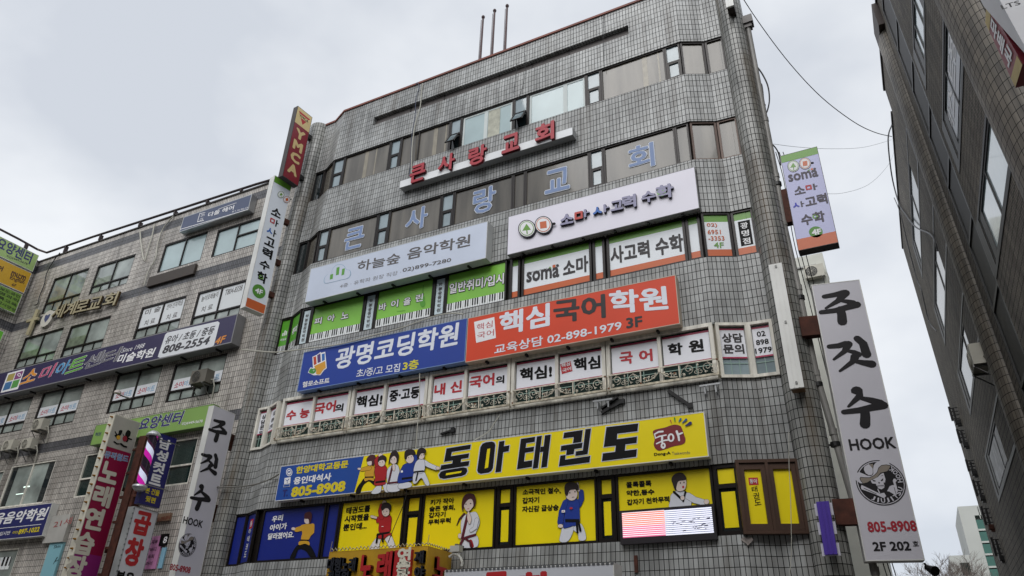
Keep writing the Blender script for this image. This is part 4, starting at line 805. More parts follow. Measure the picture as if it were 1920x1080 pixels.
# maths sign on the left column
LBL = paint('panel_pale_blue', (232, 238, 246), .4, .04)
P = side_plane((553, 350), -.1, 78)
SV, (s0, s1, t0, t1) = signbox('maths_upright_sign', 'tall narrow white sign with green top and orange foot, under the maroon sign', 'sign', P, [(523, 333), (553, 350), (489, 587), (450, 571)], .3, LBL, CASE, .02)
film(SV, P, s0+.02, s1-.02, t1-.3, t1-.02, FG, d=.004, name='green_band'); film(SV, P, s0+.02, s1-.02, t0+.02, t0+.36, FO, d=.004, name='orange_band')
rings(SV, P, 'P', (320, 555), (352, 583), 20, .004, INK)
H_ = t1-t0; m_ = (s0+s1)/2
def ch_(f, ch, m=INK, w=.42, h=.36, dx=0): txt_m(SV, P, ch, m_-w/2+dx, t1-H_*f, m_+w/2+dx, t1-H_*f, h, m, .04, .004)
ch_(.268, '소'); ch_(.342, 'ㅁ', RED, .2, .2, -.08); ch_(.345, 'ㅏ', INK, .12, .3, .13); ch_(.42, 'ㅅ', SB, .24, .22, -.1); ch_(.425, 'ㅏ', INK, .12, .3, .13); ch_(.5, '고'); ch_(.585, '력', INK, .42, .4); ch_(.675, '수'); ch_(.765, '학', INK, .42, .42); ch_(.765, 'ㅇ', FG, .2, .18, -.04)
mb = MB(); cz = t1-H_*.865; mb.poly(P, [(m_+.26*math.cos(i*math.pi/14), cz+.26*math.sin(i*math.pi/14)) for i in range(28)], .005); mb.build('floor_disc', paint('disc_green', (84, 146, 48)), SV); txt_m(SV, P, '4F', m_-.15, cz, m_+.15, cz, .2, OFFW, .04, .008)
arms(SV, RUST, P, s1, s1+.45, .2, (t1-1.6, t0+.9, t1-3.4))
# jiu jitsu signs
JJ = paint('panel_grey_lilac', (208, 206, 214), .45, .04); BR = mat('brush_black', (34, 32, 35), .6, 0, 0, spec=.25)
def brush(parent, P, crop, strokes): draw(parent, P, crop, [('s' if len(s) > 0 and isinstance(s[0], tuple) else 'l', BR, s) for s in strokes], d=.004, name='lettering', step=.0002)
P = side_plane((441.5, 777), 0, 91.5)
k0, k1 = P.px(401.9, 759.6), P.px(441.5, 777); tl = P.px(309, 1080)[1]
J1, (s0, s1, t0, t1) = signbox_m('jiujitsu_sign', 'tall grey upright sign with brush letters on the left corner of the tiled building', 'sign', P, k0[0], k1[0], 3.0, (k0[1]+k1[1])/2, .24, JJ, CASE, .02)
def bstroke(parent, P, c, sz, strokes, mirror=1):
    mb = MB()
    for i, (pts, w0, w1) in enumerate(strokes):
        pl = [(c[0]+x*sz*1.13, c[1]+y*sz) for x, y in limb(pts, w0*1.3, w1*1.3)]; ar = sum(pl[i_][0]*pl[(i_+1) % len(pl)][1]-pl[(i_+1) % len(pl)][0]*pl[i_][1] for i_ in range(len(pl)))
        mb.poly(P, pl if ar > 0 else pl[::-1], .004+.0004*i)
    mb.build('lettering', BR, parent)
JU = [([(-.28, .42), (-.05, .44), (.16, .48)], .1, .13), ([(.2, .46), (.0, .24), (-.3, .06)], .17, .05), ([(.02, .26), (.2, .2), (.32, .13)], .06, .14), ([(-.42, -.05), (-.1, -.04), (.18, .02), (.4, .07)], .1, .15), ([(.02, -.02), (.02, -.2), (.0, -.4)], .15, .17)]
JIT = [([(-.42, .3), (-.22, .3), (-.05, .34)], .1, .13), ([(.0, .32), (-.12, .12), (-.38, -.08)], .15, .05), ([(-.08, .15), (.08, .08), (.16, 0)], .06, .13), ([(.22, .46), (.32, .3), (.34, -.02)], .13, .16), ([(.08, -.06), (.0, -.2), (-.3, -.42)], .15, .05), ([(.02, -.16), (.22, -.24), (.4, -.3)], .07, .16)]
SU = [([(-.06, .48), (-.02, .34), (-.3, .08)], .2, .05), ([(.0, .28), (.2, .2), (.36, .1)], .08, .17), ([(-.42, -.06), (-.1, -.04), (.18, .01), (.42, .05)], .1, .16), ([(.02, -.04), (.0, -.22), (-.04, -.42)], .15, .17)]
def jj(J, P, c1, c2, c3, sz, hk, lg, lr, ph, rm):
    for c, st in ((c1, JU), (c2, JIT), (c3, SU)): bstroke(J, P, c, sz, st)
    W_ = sz*1.06
    txt_m(J, P, 'HOOK', hk[0]-W_/2, hk[1], hk[0]+W_/2, hk[1], sz*.3, BR, .03, .004)
    # round emblem: skull with a wide hat
    x, y = lg; mb = MB(); r = lr; D_ = .004
    def E_(cx, cy_, rx, ry, d, mi, n=28, rot=0, lo=0, hi=2*math.pi):
        pts = [(rx*math.cos(lo+(hi-lo)*i/n), ry*math.sin(lo+(hi-lo)*i/n)) for i in range(n)]; c_, s_ = math.cos(rot), math.sin(rot); mb.poly(P, [(x+r*(cx+a*c_-b*s_), y+r*(cy_+a*s_+b*c_)) for a, b in pts], d, mi)
    def G_(pts, d, mi):
        pl = [(x+r*a, y+r*b) for a, b in pts]; ar = sum(pl[i_][0]*pl[(i_+1) % len(pl)][1]-pl[(i_+1) % len(pl)][0]*pl[i_][1] for i_ in range(len(pl))); mb.poly(P, pl if ar > 0 else pl[::-1], d, mi)
    E_(0, 0, 1, 1, D_, 0, 40); E_(0, 0, .955, .955, D_+.001, 1, 40); E_(0, 0, .92, .92, D_+.002, 0, 40)
    Y_ = lambda pts: [((px_-598)/498+.0*py_, -(py_-538)/438) for px_, py_ in pts]
    G_(Y_([(670, 118), (590, 150), (535, 200), (505, 280), (490, 370), (440, 405), (360, 395), (290, 355), (210, 318), (140, 335), (104, 400), (108, 470), (180, 535), (245, 540), (205, 470), (205, 430), (280, 430), (400, 430), (500, 395), (570, 340), (620, 250), (680, 212), (760, 200), (860, 208), (862, 180), (780, 80)]), D_+.003, 1)
    G_(Y_([(315, 275), (340, 215), (440, 170), (470, 205), (500, 255), (485, 350), (450, 388), (390, 385), (335, 345)]), D_+.0035, 1)
    G_(Y_([(445, 178), (525, 170), (500, 260), (478, 230)]), D_+.004, 2)
    G_(Y_([(190, 445), (215, 415), (300, 425), (400, 430), (500, 390), (570, 335), (620, 250), (690, 203), (790, 195), (885, 218), (840, 292), (785, 337), (700, 352), (640, 362), (540, 452), (440, 482), (330, 537), (242, 552), (203, 495)]), D_+.0045, 0)
    G_(Y_([(205, 445), (225, 427), (300, 437), (400, 442), (500, 402), (575, 347), (625, 262), (690, 215), (780, 207), (868, 226), (830, 280), (780, 325), (700, 340), (640, 350), (540, 440), (440, 470), (330, 525), (245, 540), (215, 490)]), D_+.005, 2)
    G_(Y_([(410, 490), (470, 470), (560, 435), (640, 375), (700, 355), (710, 480), (690, 540), (655, 545), (662, 600), (650, 640), (590, 670), (530, 650), (505, 600), (500, 560), (430, 550), (415, 520)]), D_+.006, 1)
    for e_ in ([(440, 478), (505, 495), (500, 518), (455, 512)], [(608, 500), (668, 458), (658, 502), (620, 517)], [(548, 548), (566, 522), (586, 545), (570, 562)], [(620, 435), (655, 400), (695, 402), (650, 412)]): G_(Y_(e_), D_+.007, 0)
    for i in range(6): G_(Y_([(516+i*25, 582), (522+i*25, 582), (522+i*25, 630), (516+i*25, 630)]), D_+.007, 0)
    G_(Y_([(505, 602), (655, 592), (655, 599), (505, 609)]), D_+.0075, 0)
    G_(Y_([(180, 620), (205, 570), (500, 730), (530, 750), (625, 735), (650, 800), (600, 840), (540, 810), (430, 752), (190, 655)]), D_+.006, 1); G_(Y_([(240, 628), (470, 748), (466, 758), (236, 640)]), D_+.007, 0); G_(Y_([(505, 660), (520, 655), (545, 740), (520, 745)]), D_+.0065, 1)
    G_(Y_([(690, 710), (760, 620), (820, 598), (856, 600), (848, 520), (870, 480), (905, 475), (932, 510), (895, 550), (902, 620), (900, 700), (850, 800), (790, 760), (730, 715)]), D_+.006, 1); G_(Y_([(840, 640), (850, 640), (860, 770), (850, 770)]), D_+.007, 0)
    mb.build('emblem', [BR, JJ, paint('hat_taupe', (142, 132, 120))], J)
    S_ = 'JIUJITSU HOOK'; n = len(S_)
    for i, ch in enumerate(S_):
        if ch == ' ': continue
        a = R(-122)+R(167)*i/(n-1); cx, cy_ = x+r*.79*math.cos(a), y+r*.79*math.sin(a); w_ = .17*r if ch not in 'IJ' else (.06*r if ch == 'I' else .12*r)
        txt_m(J, P, ch, cx-w_/2, cy_, cx+w_/2, cy_, .2*r, JJ, .03, .012, rot=a+math.pi/2)
    txt_m(J, P, '805-8908', ph[0]-W_/2, ph[1], ph[0]+W_/2, ph[1], sz*.25, paint('number_red', (170, 36, 52)), .035, .004)
    if rm: txt_m(J, P, '2F 202', rm[0]-W_*.46, rm[1], rm[0]+W_*.3, rm[1], sz*.21, BR, .035, .004); txt_m(J, P, '호', rm[0]+W_*.35, rm[1]+.04, rm[0]+W_*.47, rm[1]+.04, .1, BR, .02, .004)
cen = lambda c, x, y: P.px(*q(c, x, y))
jj(J1, P, P.px(408, 809), P.px(391.5, 870), P.px(375, 935), .72, P.px(362, 979), P.px(351.5, 1022), .33, P.px(338, 1066), None)
arms(J1, RUST, P, s1, s1+.5, .5, (t1-.9, t1-3.2, t0+.6))
P = Plane((-.78, .1, 0), (math.cos(R(10)), math.sin(R(10)), 0))
J2, (s0, s1, t0, t1) = signbox('jiujitsu_sign', 'tall grey upright sign with brush letters hanging over the alley against the sky', 'sign', P, [(1516.5, 536.4), (1604.4, 523), (1742.7, 1051.3), (1628.5, 1051.3)], .3, JJ, CASE, .02)
jj(J2, P, P.px(1574, 579), P.px(1595, 666), P.px(1619, 766), .84, P.px(1635, 832), P.px(*q('Y', 598, 538)), .462, P.px(1672, 987), P.px(1679, 1024))
boxes('bracket', RUST, J2, P, [(s0-.4, s0, P.px(*q(c, x, y0))[1], P.px(*q(c, x, y1))[1], -.24, -.03) for c, x, y0, y1 in (('M', 870, 205, 350), ('L', 1170, 495, 690))])
for k, v in (('jiujitsu sign pair', (J1, J2)),):
    for o in v: o['group'] = k
# maths sign over the alley
P = Plane((0, .35, 0), (1, 0, 0))
LV = paint('panel_lavender', (196, 198, 236), .4, .03)
S2, (s0, s1, t0, t1) = signbox('maths_alley_sign', 'lavender sign with green top and orange foot sticking out over the alley', 'sign', P, [(1460.5, 293), (1529.5, 275.5), (1575, 454), (1498.75, 470)], .3, LV, mat('case_dark', (78, 74, 72), .5, .2, .2), .012)
film(S2, P, s0+.012, s1-.012, t1-.24, t1-.012, FG, d=.003, name='green_band'); film(S2, P, s0+.012, s1-.012, t0+.012, t0+.33, FO, d=.003, name='orange_band')
rings(S2, P, 'O', (190, 167), (278, 147), 45, .003, INK); DK2 = paint('letter_dark_violet', (70, 62, 76))
txt(S2, P, 'soma', q('O', 152, 260), q('O', 374, 215), 14, DK2, .03); draw(S2, P, 'O', [('p', FG, [(294, 202), (318, 198), (308, 188)]), ('p', FO, [(320, 184), (338, 181), (338, 194), (320, 197)]), ('e', DK2, 350, 186, 9, 8)], d=.003, name='logo')
txt(S2, P, '소', q('O', 196, 355), q('O', 278, 338), 15, DK2, .04); txt(S2, P, 'ㅁ', q('O', 282, 330), q('O', 328, 322), 9, RED, .05); txt(S2, P, 'ㅏ', q('O', 338, 322), q('O', 372, 316), 12, DK2, .05)
txt(S2, P, 'ㅅ', q('O', 186, 462), q('O', 234, 454), 9, paint('letter_royal', (60, 66, 190)), .05); txt(S2, P, 'ㅏ', q('O', 246, 452), q('O', 272, 447), 11, DK2, .05); txt(S2, P, '고력', q('O', 278, 440), q('O', 444, 404), 20, DK2, .04)
txt(S2, P, '수학', q('O', 248, 575), q('O', 426, 538), 21, DK2, .04); draw(S2, P, 'O', [('e', FG, 354, 546, 22, 16), ('e', LV, 354, 546, 9, 7)], d=.006, name='letter')
draw(S2, P, 'O', [('e', paint('disc_green', (84, 146, 48)), 359, 660, 52, 42)], d=.003, name='floor_disc'); txt(S2, P, '4F', q('O', 328, 666), q('O', 400, 654), 11, OFFW, .05, .006)
tz = [P.px(*q('O', 110, y))[1] for y in (335, 590)]
mb = MB(); mb.box(P, s0-.42, s0, tz[1], tz[0], -.24, -.03); mb.build('bracket', RUST, S2)
# song practice room sign with bulbs
P = side_plane((263.7, 793), .3, 91)
k0, k1 = P.px(216.7, 776.3), P.px(263.7, 793); MG = paint('sign_magenta', (150, 18, 66), .4, .1); MG2 = paint('sign_violet', (150, 40, 122), .4, .1); CREAM = paint('letter_cream', (224, 220, 202), .45)
N1, (s0, s1, t0, t1) = signbox_m('song_room_sign', 'tall magenta upright sign edged with golden bulbs and two little birds painted on top', 'sign', P, k0[0], k1[0], 2.2, (k0[1]+k1[1])/2, .3, MG, paint('case_old_cream', (212, 208, 192), .6, .3), .03)
zb = P.px(*q('C', 880, 130))[1]; film(N1, P, s0+.03, s1-.03, zb, t1-.03, paint('top_panel_grey', (182, 176, 168), .5, .15), d=.004, name='top_panel')
zv = P.px(*q('C', 600, 905))[1]; film(N1, P, s0+.03, s1-.03, t0+.03, zv, MG2, d=.004, name='violet_band')
outl(N1, P, '뮤직월드', q('C', 785, 165), q('C', 962, 205), 13, paint('letter_sky', (130, 160, 206)), OFFW, .03, .03, d=.006)
for ch, x, y in (('노', 820, 305), ('래', 770, 480), ('연', 705, 650), ('습', 635, 835), ('장', 570, 1010)):
    c = P.px(*q('C', x, y)); txt_m(N1, P, ch, c[0]-.36, c[1], c[0]+.36, c[1], .72, CREAM, .05, .007)
draw(N1, P, 'y', [('s', INK, [(600, 620), (690, 590), (720, 500), (800, 500), (780, 590), (740, 640), (690, 740), (640, 690)]), ('e', GIY, 700, 680, 50, 56), ('l', INK, [(660, 620), (615, 530)], 40, 26), ('s', INK, [(800, 570), (860, 640), (880, 560), (940, 490), (1010, 540), (990, 640), (940, 690), (950, 760), (890, 790)]), ('e', paint('bird_crimson', (150, 30, 54)), 860, 710, 60, 76), ('l', INK, [(940, 700), (1030, 730)], 50, 30), ('l', INK, [(590, 790), (660, 840), (720, 840)], 40, 30), ('l', INK, [(760, 840), (830, 900), (900, 920)], 50, 40)], d=.006, name='birds_print')
BULB = mat('amber_bulb', (150, 104, 34), .25, .3, .1)
for i in range(24):
    t = t1-.1-i*.3
    if t < 2.4: break
    for dd in (-.12, ):
        mb = MB(); c = P.pt(s0-.012, t, dd); mb.tube([c+P.u*.012, c-P.u*.03, c-P.u*.06, c-P.u*.085], .038, 8, 0, True, .02); mb.build('bulb', BULB, N1)
arms(N1, RUST, P, s1, s1+.3, .1, (t1-.5, t1-2.4, t1-4.5))
# tripe restaurant sign
P = side_plane((297.5, 960), .3, 91)
k0, k1 = P.px(252.5, 949), P.px(297.5, 960)
G1, (s0, s1, t0, t1) = signbox_m('tripe_house_sign', 'white upright sign with big red letters under the barber pole', 'sign', P, k0[0], k1[0], 2.0, (k0[1]+k1[1])/2, .3, paint('panel_grey_white', (212, 212, 218), .5, .08), paint('case_grey', (150, 152, 152), .5, .3), .03)
for ch, x, y, m in (('곱', 1068, 685, RED), ('창', 1005, 900, RED)): c = P.px(*q('C', x, y)); txt_m(G1, P, ch, c[0]-.33, c[1], c[0]+.33, c[1], .74 if ch == '곱' else .86, m, .05, .005)
c = P.px(*q('C', 942, 1072)); txt_m(G1, P, '볶음', c[0]-.34, c[1]-.1, c[0]+.34, c[1]-.1, .4, INK, .05, .005)
mb = MB()
for i in range(26): t = t1-.06-i*.16; mb.box(P, s0-.006, s0+.02, t-.03, t+.02, -.03, .012); mb.box(P, s1-.02, s1+.006, t-.03, t+.02, -.03, .012)
mb.build('edge_clip', paint('clip_grey', (96, 98, 100), .5, .2), G1)
# men's haircut sign and barber pole
P = side_plane((335, 824), .3, 91)
B1, (s0, s1, t0, t1) = signbox('barber_sign', 'navy upright sign with white letters and two small yellow lines beside the barber pole', 'sign', P, [(298.75, 811), (335, 824), (295, 952.5), (255, 942.5)], .2, paint('panel_navy', (32, 30, 108), .4, .06), paint('case_navy', (40, 40, 90), .4), .015)
m_ = (s0+s1)/2; H_ = t1-t0
for i, ch in enumerate('남성컷트'): txt_m(B1, P, ch, m_-.24, t1-H_*(.13+i*.17), m_+.24, t1-H_*(.13+i*.17), .36, OFFW, .045, .004)
txt_m(B1, P, '본 건물', m_-.28, t1-H_*.805, m_+.28, t1-H_*.805, .19, YEL, .04, .004); txt_m(B1, P, '뒷편', m_-.2, t1-H_*.915, m_+.2, t1-H_*.915, .19, YEL, .04, .004)
pb = FAC.off(.75); c0 = pb.pt(*pb.px(*q('C', 1045, 425))); c1 = pb.pt(*pb.px(*q('C', 1148, 15))); axis = Vector((c0.x, c0.y, 0)); zz0, zz1 = c0.z, c1.z
BP = thing('barber_pole', 'lit barber pole with spiralling magenta and white stripes and silver caps', 'barber pole', (c0.x, c0.y, zz0))
bm_ = bpy.data.materials.new('barber_stripes'); bm_.use_nodes = True; t_ = bm_.node_tree; b_ = t_.nodes['Principled BSDF']; uvn = t_.nodes.new('ShaderNodeUVMap'); uvn.uv_map = 'UVMap'
sx = t_.nodes.new('ShaderNodeSeparateXYZ'); ad = t_.nodes.new('ShaderNodeMath'); ad.operation = 'ADD'; fr = t_.nodes.new('ShaderNodeMath'); fr.operation = 'FRACT'; cr = t_.nodes.new('ShaderNodeValToRGB'); cr.color_ramp.interpolation = 'CONSTANT'
t_.links.new(uvn.outputs[0], sx.inputs[0]); t_.links.new(sx.outputs[0], ad.inputs[0]); t_.links.new(sx.outputs[1], ad.inputs[1]); t_.links.new(ad.outputs[0], fr.inputs[0]); t_.links.new(fr.outputs[0], cr.inputs[0])
e = cr.color_ramp.elements; e[0].position = 0; e[0].color = (*lin((196, 30, 160)), 1); e[1].position = .24; e[1].color = (*lin((214, 220, 244)), 1)
for p_, c_ in ((.5, (60, 26, 50)), (.62, (30, 22, 34))): ee = e.new(p_); ee.color = (*lin(c_), 1)
t_.links.new(cr.outputs[0], b_.inputs['Base Color']); t_.links.new(cr.outputs[0], b_.inputs['Emission Color']); b_.inputs['Emission Strength'].default_value = .3; b_.inputs['Roughness'].default_value = .15
def lathe(mb, c, prof, n=20, mi=0, uvs=False):
    for j in range(len(prof)-1):
        (r0, z0), (r1, z1) = prof[j], prof[j+1]
        for i in range(n):
            a, b = 2*math.pi*i/n, 2*math.pi*(i+1)/n
            f = lambda r, z, a: (c[0]+r*math.cos(a), c[1]+r*math.sin(a), z)
            mb.face([f(r0, z0, a), f(r0, z0, b), f(r1, z1, b), f(r1, z1, a)], mi, [(i/n, (z0-zz0)*1.15), ((i+1)/n, (z0-zz0)*1.15), ((i+1)/n, (z1-zz0)*1.15), (i/n, (z1-zz0)*1.15)] if uvs else None, True)
mb = MB(); lathe(mb, axis, [(.15, zz0+.1), (.15, zz1-.1)], 24, 0, True); mb.build('stripe_tube', bm_, BP)
SILVC = mat('cap_silver', (200, 202, 204), .3, .6, .1)
for a, b, s in ((zz1-.1, zz1, 1), (zz0+.1, zz0, -1)):
    mb = MB(); lathe(mb, axis, [(.0, a), (.23, a), (.24, (a+b)/2), (.19, b+s*.02), (.12, b+s*.08), (0, b+s*.1)] if s > 0 else [(0, b+s*.1), (.12, b+s*.08), (.19, b+s*.02), (.24, (a+b)/2), (.23, a), (0, a)], 24); mb.build('cap', SILVC, BP)
for z in (zz0+.15, zz1-.15): mb = MB(); mb.tube([axis+Vector((.12, .0, z)), axis+Vector((.12, 1., z))], .02, 6); mb.build('bracket', STEEL, BP)
# rusty upright between the two signs
pb = Plane((0, .25, 0), (1, 0, 0)); k0 = pb.px(*q('C', 1085, 30)); 
mb = MB(); mb.box(pb, k0[0]-.2, k0[0]+.16, .1, k0[1], -.3, .05); mb.box(pb, k0[0]+.15, k0[0]+.3, .1, k0[1]-.4, -.28, .0)
for i in range(9): mb.box(pb, k0[0]-.45, k0[0]+.45, k0[1]-.5-i*.85, k0[1]-.42-i*.85, -.1, .01)
o = mb.build('sign_post', RUST); tag(o, 'rusty brown steel upright between the magenta and the red lettered signs', 'post')
# long white light box, purple light box, and the one at the top
def lightbox(name, label, c0, c1, w, y, face, side, back, dp=.28, group=None, clips=0):
    P = FAC.off(-y); a, b = P.px(*c0), P.px(*c1); r = thing(name, label, 'light box', P.pt(a[0], b[1], -dp), group)
    lean = (b[0]-a[0])/(b[1]-a[1]); Q = Plane(P.pt(a[0], 0)-Vector((lean*a[1], 0, 0)), (1, 0, 0), (lean, 0, 1))
    mb = MB(); mb.box(Q, 0, w, b[1], a[1], -.06, 0); 
    for x in (w*.33, w*.66): mb.box(Q, x-.008, x+.008, b[1]+.01, a[1]-.01, 0.0, .012)
    mb.build('face', face, r)
    mb = MB(); mb.box(Q, .012, w-.012, b[1]+.012, a[1]-.012, -dp, -.061); mb.build('body', side, r)
    if clips:
        boxes('clip', STEEL, r, Q, [(w*.45, w*.6, t-.03, t+.03, .0125, .02) for t in [b[1]+.12+(a[1]-b[1]-.2)*i/max(clips-1, 1) for i in range(clips)]])
    if back:
        boxes('side_lug', back, r, Q, [(-.05, w+.05, t-.12, t+.12, -.1, -.062) for t in (b[1]+(a[1]-b[1])*.1, b[1]+(a[1]-b[1])*.5, b[1]+(a[1]-b[1])*.86)])
    return r
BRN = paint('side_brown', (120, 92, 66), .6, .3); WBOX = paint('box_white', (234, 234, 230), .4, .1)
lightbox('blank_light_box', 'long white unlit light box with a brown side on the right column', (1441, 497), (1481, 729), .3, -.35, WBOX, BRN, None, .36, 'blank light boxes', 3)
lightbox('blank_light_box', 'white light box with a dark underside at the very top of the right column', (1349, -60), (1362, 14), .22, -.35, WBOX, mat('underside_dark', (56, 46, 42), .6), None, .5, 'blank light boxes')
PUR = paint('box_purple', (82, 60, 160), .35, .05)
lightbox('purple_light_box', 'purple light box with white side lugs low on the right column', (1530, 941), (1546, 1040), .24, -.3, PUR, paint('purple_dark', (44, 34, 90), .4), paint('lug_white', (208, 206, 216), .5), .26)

# ------------------------------------------------------------------ the beige building on the left, and its wing
LP = Plane((0, .6, 0), (1, 0, 0))
xc, zc = LP.px(75, 487); zr = sum(LP.px(*p)[1] for p in ((112, 477), (325, 405), (478, 357)))/3
def rect(P, c, pts):
    k = [P.px(*(q(c, *p) if c != 'p' else p)) for p in pts]; return ((k[0][0]+k[3][0])/2, (k[1][0]+k[2][0])/2, (k[2][1]+k[3][1])/2, (k[0][1]+k[1][1])/2)
LW_ = [   # corner pixels, dividing bars, height of the transom, glass
    ('A', ((390, 1010), (660, 935), (590, 1190), (320, 1285)), .3, GLASSL, 1), ('A', ((735, 905), (1015, 832), (950, 1050), (665, 1130)), .28, GLASSL, 1),
    ('A', ((1245, 748), (1562, 655), (1500, 880), (1172, 965)), 0, GLASSPALE, 1), ('A', ((1640, 638), (1965, 548), (1910, 760), (1575, 852)), -.5, GLASSPALE, 1),
    ('B', ((185, 370), (480, 298), (395, 540), (105, 610)), .28, GLASSL, 1), ('B', ((540, 280), (850, 205), (740, 460), (440, 525)), .28, GLASSL, 1),
    ('B', ((1070, 145), (1410, 50), (1325, 310), (985, 395)), .32, GLASSL, 1), ('B', ((1490, 25), (1850, -60), (1790, 200), (1415, 300)), .28, GLASSL, 1),
    ('B', ((-60, 880), (262, 805), (150, 1070), (-160, 1130)), .28, GLASSL, 1), ('B', ((330, 790), (640, 710), (545, 1000), (215, 1075)), .3, GLASSL, 1),
    ('B', ((885, 650), (1228, 568), (1135, 890), (790, 940)), .3, GLASSL, 1), ('B', ((1325, 565), (1705, 488), (1640, 790), (1225, 860)), .28, GLASSL, 1),
    ('C', ((85, 262), (435, 195), (310, 530), (-30, 580)), 0, GLASSL, 2), ('C', ((-300, 345), (28, 275), (-60, 585), (-400, 640)), 0, GLASSL, 2),
    ('C', ((655, 165), (1500, 30), (1400, 385), (535, 500)), .42, GLASSGR, 3), ('C', ((-220, 905), (165, 855), (20, 1200), (-380, 1260)), 0, GLASSL, 2)]
rects = [rect(LP, c, p) for c, p, *_ in LW_]
DB = [LP.px(*q(*p))[1] for p in (('A', 800, 770), ('A', 1700, 935), ('B', 150, 272), ('C', 560, 80))]
rows = []
for z, hh in ((DB[0], .21), ((DB[1]+DB[2])/2, .22), (DB[3], .21)): rows.append((z-hh, z+hh, 1))
LBD = thing('beige_tiled_building', 'five storey beige tiled building with grey bands, left of the tall grey one', 'building', ((xc-18.6)/2, 4, 0))
mb = MB(); grid_wall(mb, LP, xc-.3, -18.55, 0, zr, rects, .14, 0, 0, True, rows)
WP = Plane((xc, .6, 0), (0, 1, 0)); grid_wall(mb, WP, -14, 0, 0, zr, [], .14, 0, 0, True, rows)
mb.face([(xc-.3, .6, zr), (-18.55, .6, zr), (-18.55, 12, zr), (xc-.3, 12, zr)], 0); mb.face([(xc, .6, zr), (xc-8, .6, zr), (xc-8, -13.4, zr), (xc, -13.4, zr)], 0)
mb.build('wall', [T_LEFT, T_LDARK], LBD)
mb = MB()                       # slim piers between the window pairs
for s in (LP.px(*q('A', 1080, 800))[0], LP.px(*q('B', 880, 330))[0]-1.2, LP.px(*q('A', 400, 960))[0]): pass
mb.box(LP, xc-.2, -18.6, zr+.001, zr+.06, -.3, .05); mb.box(WP, -14, -.06, zr+.001, zr+.06, -.3, .05); mb.build('coping', mat('dark_coping', (70, 66, 64), .7, 0, .3), LBD)
PAPER = paint('window_paper', (222, 226, 228), .5, .05); STK = paint('sticker_white', (228, 231, 235), .4, .05)
for i, ((c, p, tr, gm, kind), (s0, s1, t0, t1)) in enumerate(zip(LW_, rects)):
    fm = DARKFRAME if kind == 1 else WHITEFRAME; m = (s0+s1)/2; fw = .06
    mull = [m] if kind != 3 else [s0+(s1-s0)*f for f in (.2, .42, .62, .8)]
    trs = [(s0, s1, t0+(t1-t0)*tr)] if tr > 0 else ([(m, s1, t0+(t1-t0)*.55)] if tr < 0 else [])
    w = window(LBD, LP, s0+.002, s1-.002, t0+.002, t1-.002, fm, gm, fw, mull, trs, -.12, -.02, pd=-.08)
    if kind == 1 and tr > 0:
        boxes('small_mullion', fm, w, LP, [(x-.02, x+.02, t0+fw, t0+(t1-t0)*tr-.03, -.075, -.045) for x in ((s0+m)/2, (s1+m)/2)])
    if i in (0, 1, 4, 5, 8, 9):      # curtains and blinds seen in the panes
        film(w, LP, s0+.07, m-.04, t0+(t1-t0)*(tr+.05), t0+(t1-t0)*(.45+.08*(i % 3)), mat('curtain_sage', (120, 132, 112), .3, 0, .4, 5, coat=.5), d=-.072, name='blind')
    if i in (6, 7):
        z0 = t0+(t1-t0)*(tr+.03)
        for k, (c_, d_) in enumerate(((s0+.07, m-.04), (m+.04, s1-.07))):
            film(w, LP, c_, d_, z0, t1-.08, PAPER, d=-.07, name='paper'); zz = (z0+t1)/2
            a_, b_ = (('미 술', '치 료'), ('언어·인지학습', '치 료'), ('놀이모래놀이', '치 료'), ('T804-8338', ''))[k+(2 if i == 7 else 0)]
            txt_m(w, LP, a_, c_+.15, zz+.22, d_-.15, zz+.25, .26, GREY_T, .01, -.068); 
            if b_: txt_m(w, LP, b_, c_+.3, zz-.3, d_-.3, zz-.27, .26, GREY_T, .01, -.068)
    if 8 <= i <= 11:
        z0 = t0+(t1-t0)*(tr+.02)
        for c_, d_ in ((s0+.07, m-.04), (m+.04, s1-.07)):
            film(w, LP, c_, d_, z0, z0+.46, STK, d=-.07, name='sticker'); l = d_-c_
            for k, (ch, col) in enumerate((('소', 'r'), ('미', 'r'), ('아', 'b'), ('트', 'b'))): txt_m(w, LP, ch, c_+l*(.1+.2*k), z0+.22, c_+l*(.28+.2*k), z0+.23, .22, paint('sticker_red', (190, 70, 96)) if col == 'r' else paint('sticker_blue', (130, 176, 210)), .02, -.068)
    if i == 12:
        mb = MB(); mb.box(LP, m-.25, m+.15, t0+.75, t0+.8, -.075, -.072); mb.box(LP, m-.1, m+.0, t0+.7, t0+.86, -.0745, -.0715); mb.box(LP, m-.6, m-.1, t0+.5, t0+.53, -.075, -.072); mb.build('ceiling_lamp_reflection', mat('lamp_reflection_glow', (216, 236, 226), .4, 0, 0, emit=1.0), w)  # glowing bars painted on the pane as a lamp's reflection
        film(w, LP, s0+.07, s0+.4, t0+.07, t1-.07, GLASSDK, d=-.07, name='dark_sash'); film(w, LP, s1-.5, s1-.07, t0+.07, t1-.07, GLASSDK, d=-.07, name='dark_sash')
    if i == 15: keys(w, LP.off(.005), s0+(s1-s0)*.45, s1-.4, t1-.75, t1-.3, 6)
# blank dark panel under a window
def slab(name, label, cat, P, c, pts, d0, d1, m, group=None):
    s0, s1, t0, t1 = rect(P, c, pts); mb = MB(); mb.box(P, s0, s1, t0, t1, d0, d1); o = mb.build(name, m); return tag(o, label, cat, group), (s0, s1, t0, t1)
slab('blank_sign_panel', 'dark brown blank panel below the pale window of the top row', 'panel', LP, 'A', ((1140, 1000), (1482, 915), (1465, 985), (1112, 1078)), .004, .12, mat('blank_brown', (66, 58, 52), .6))
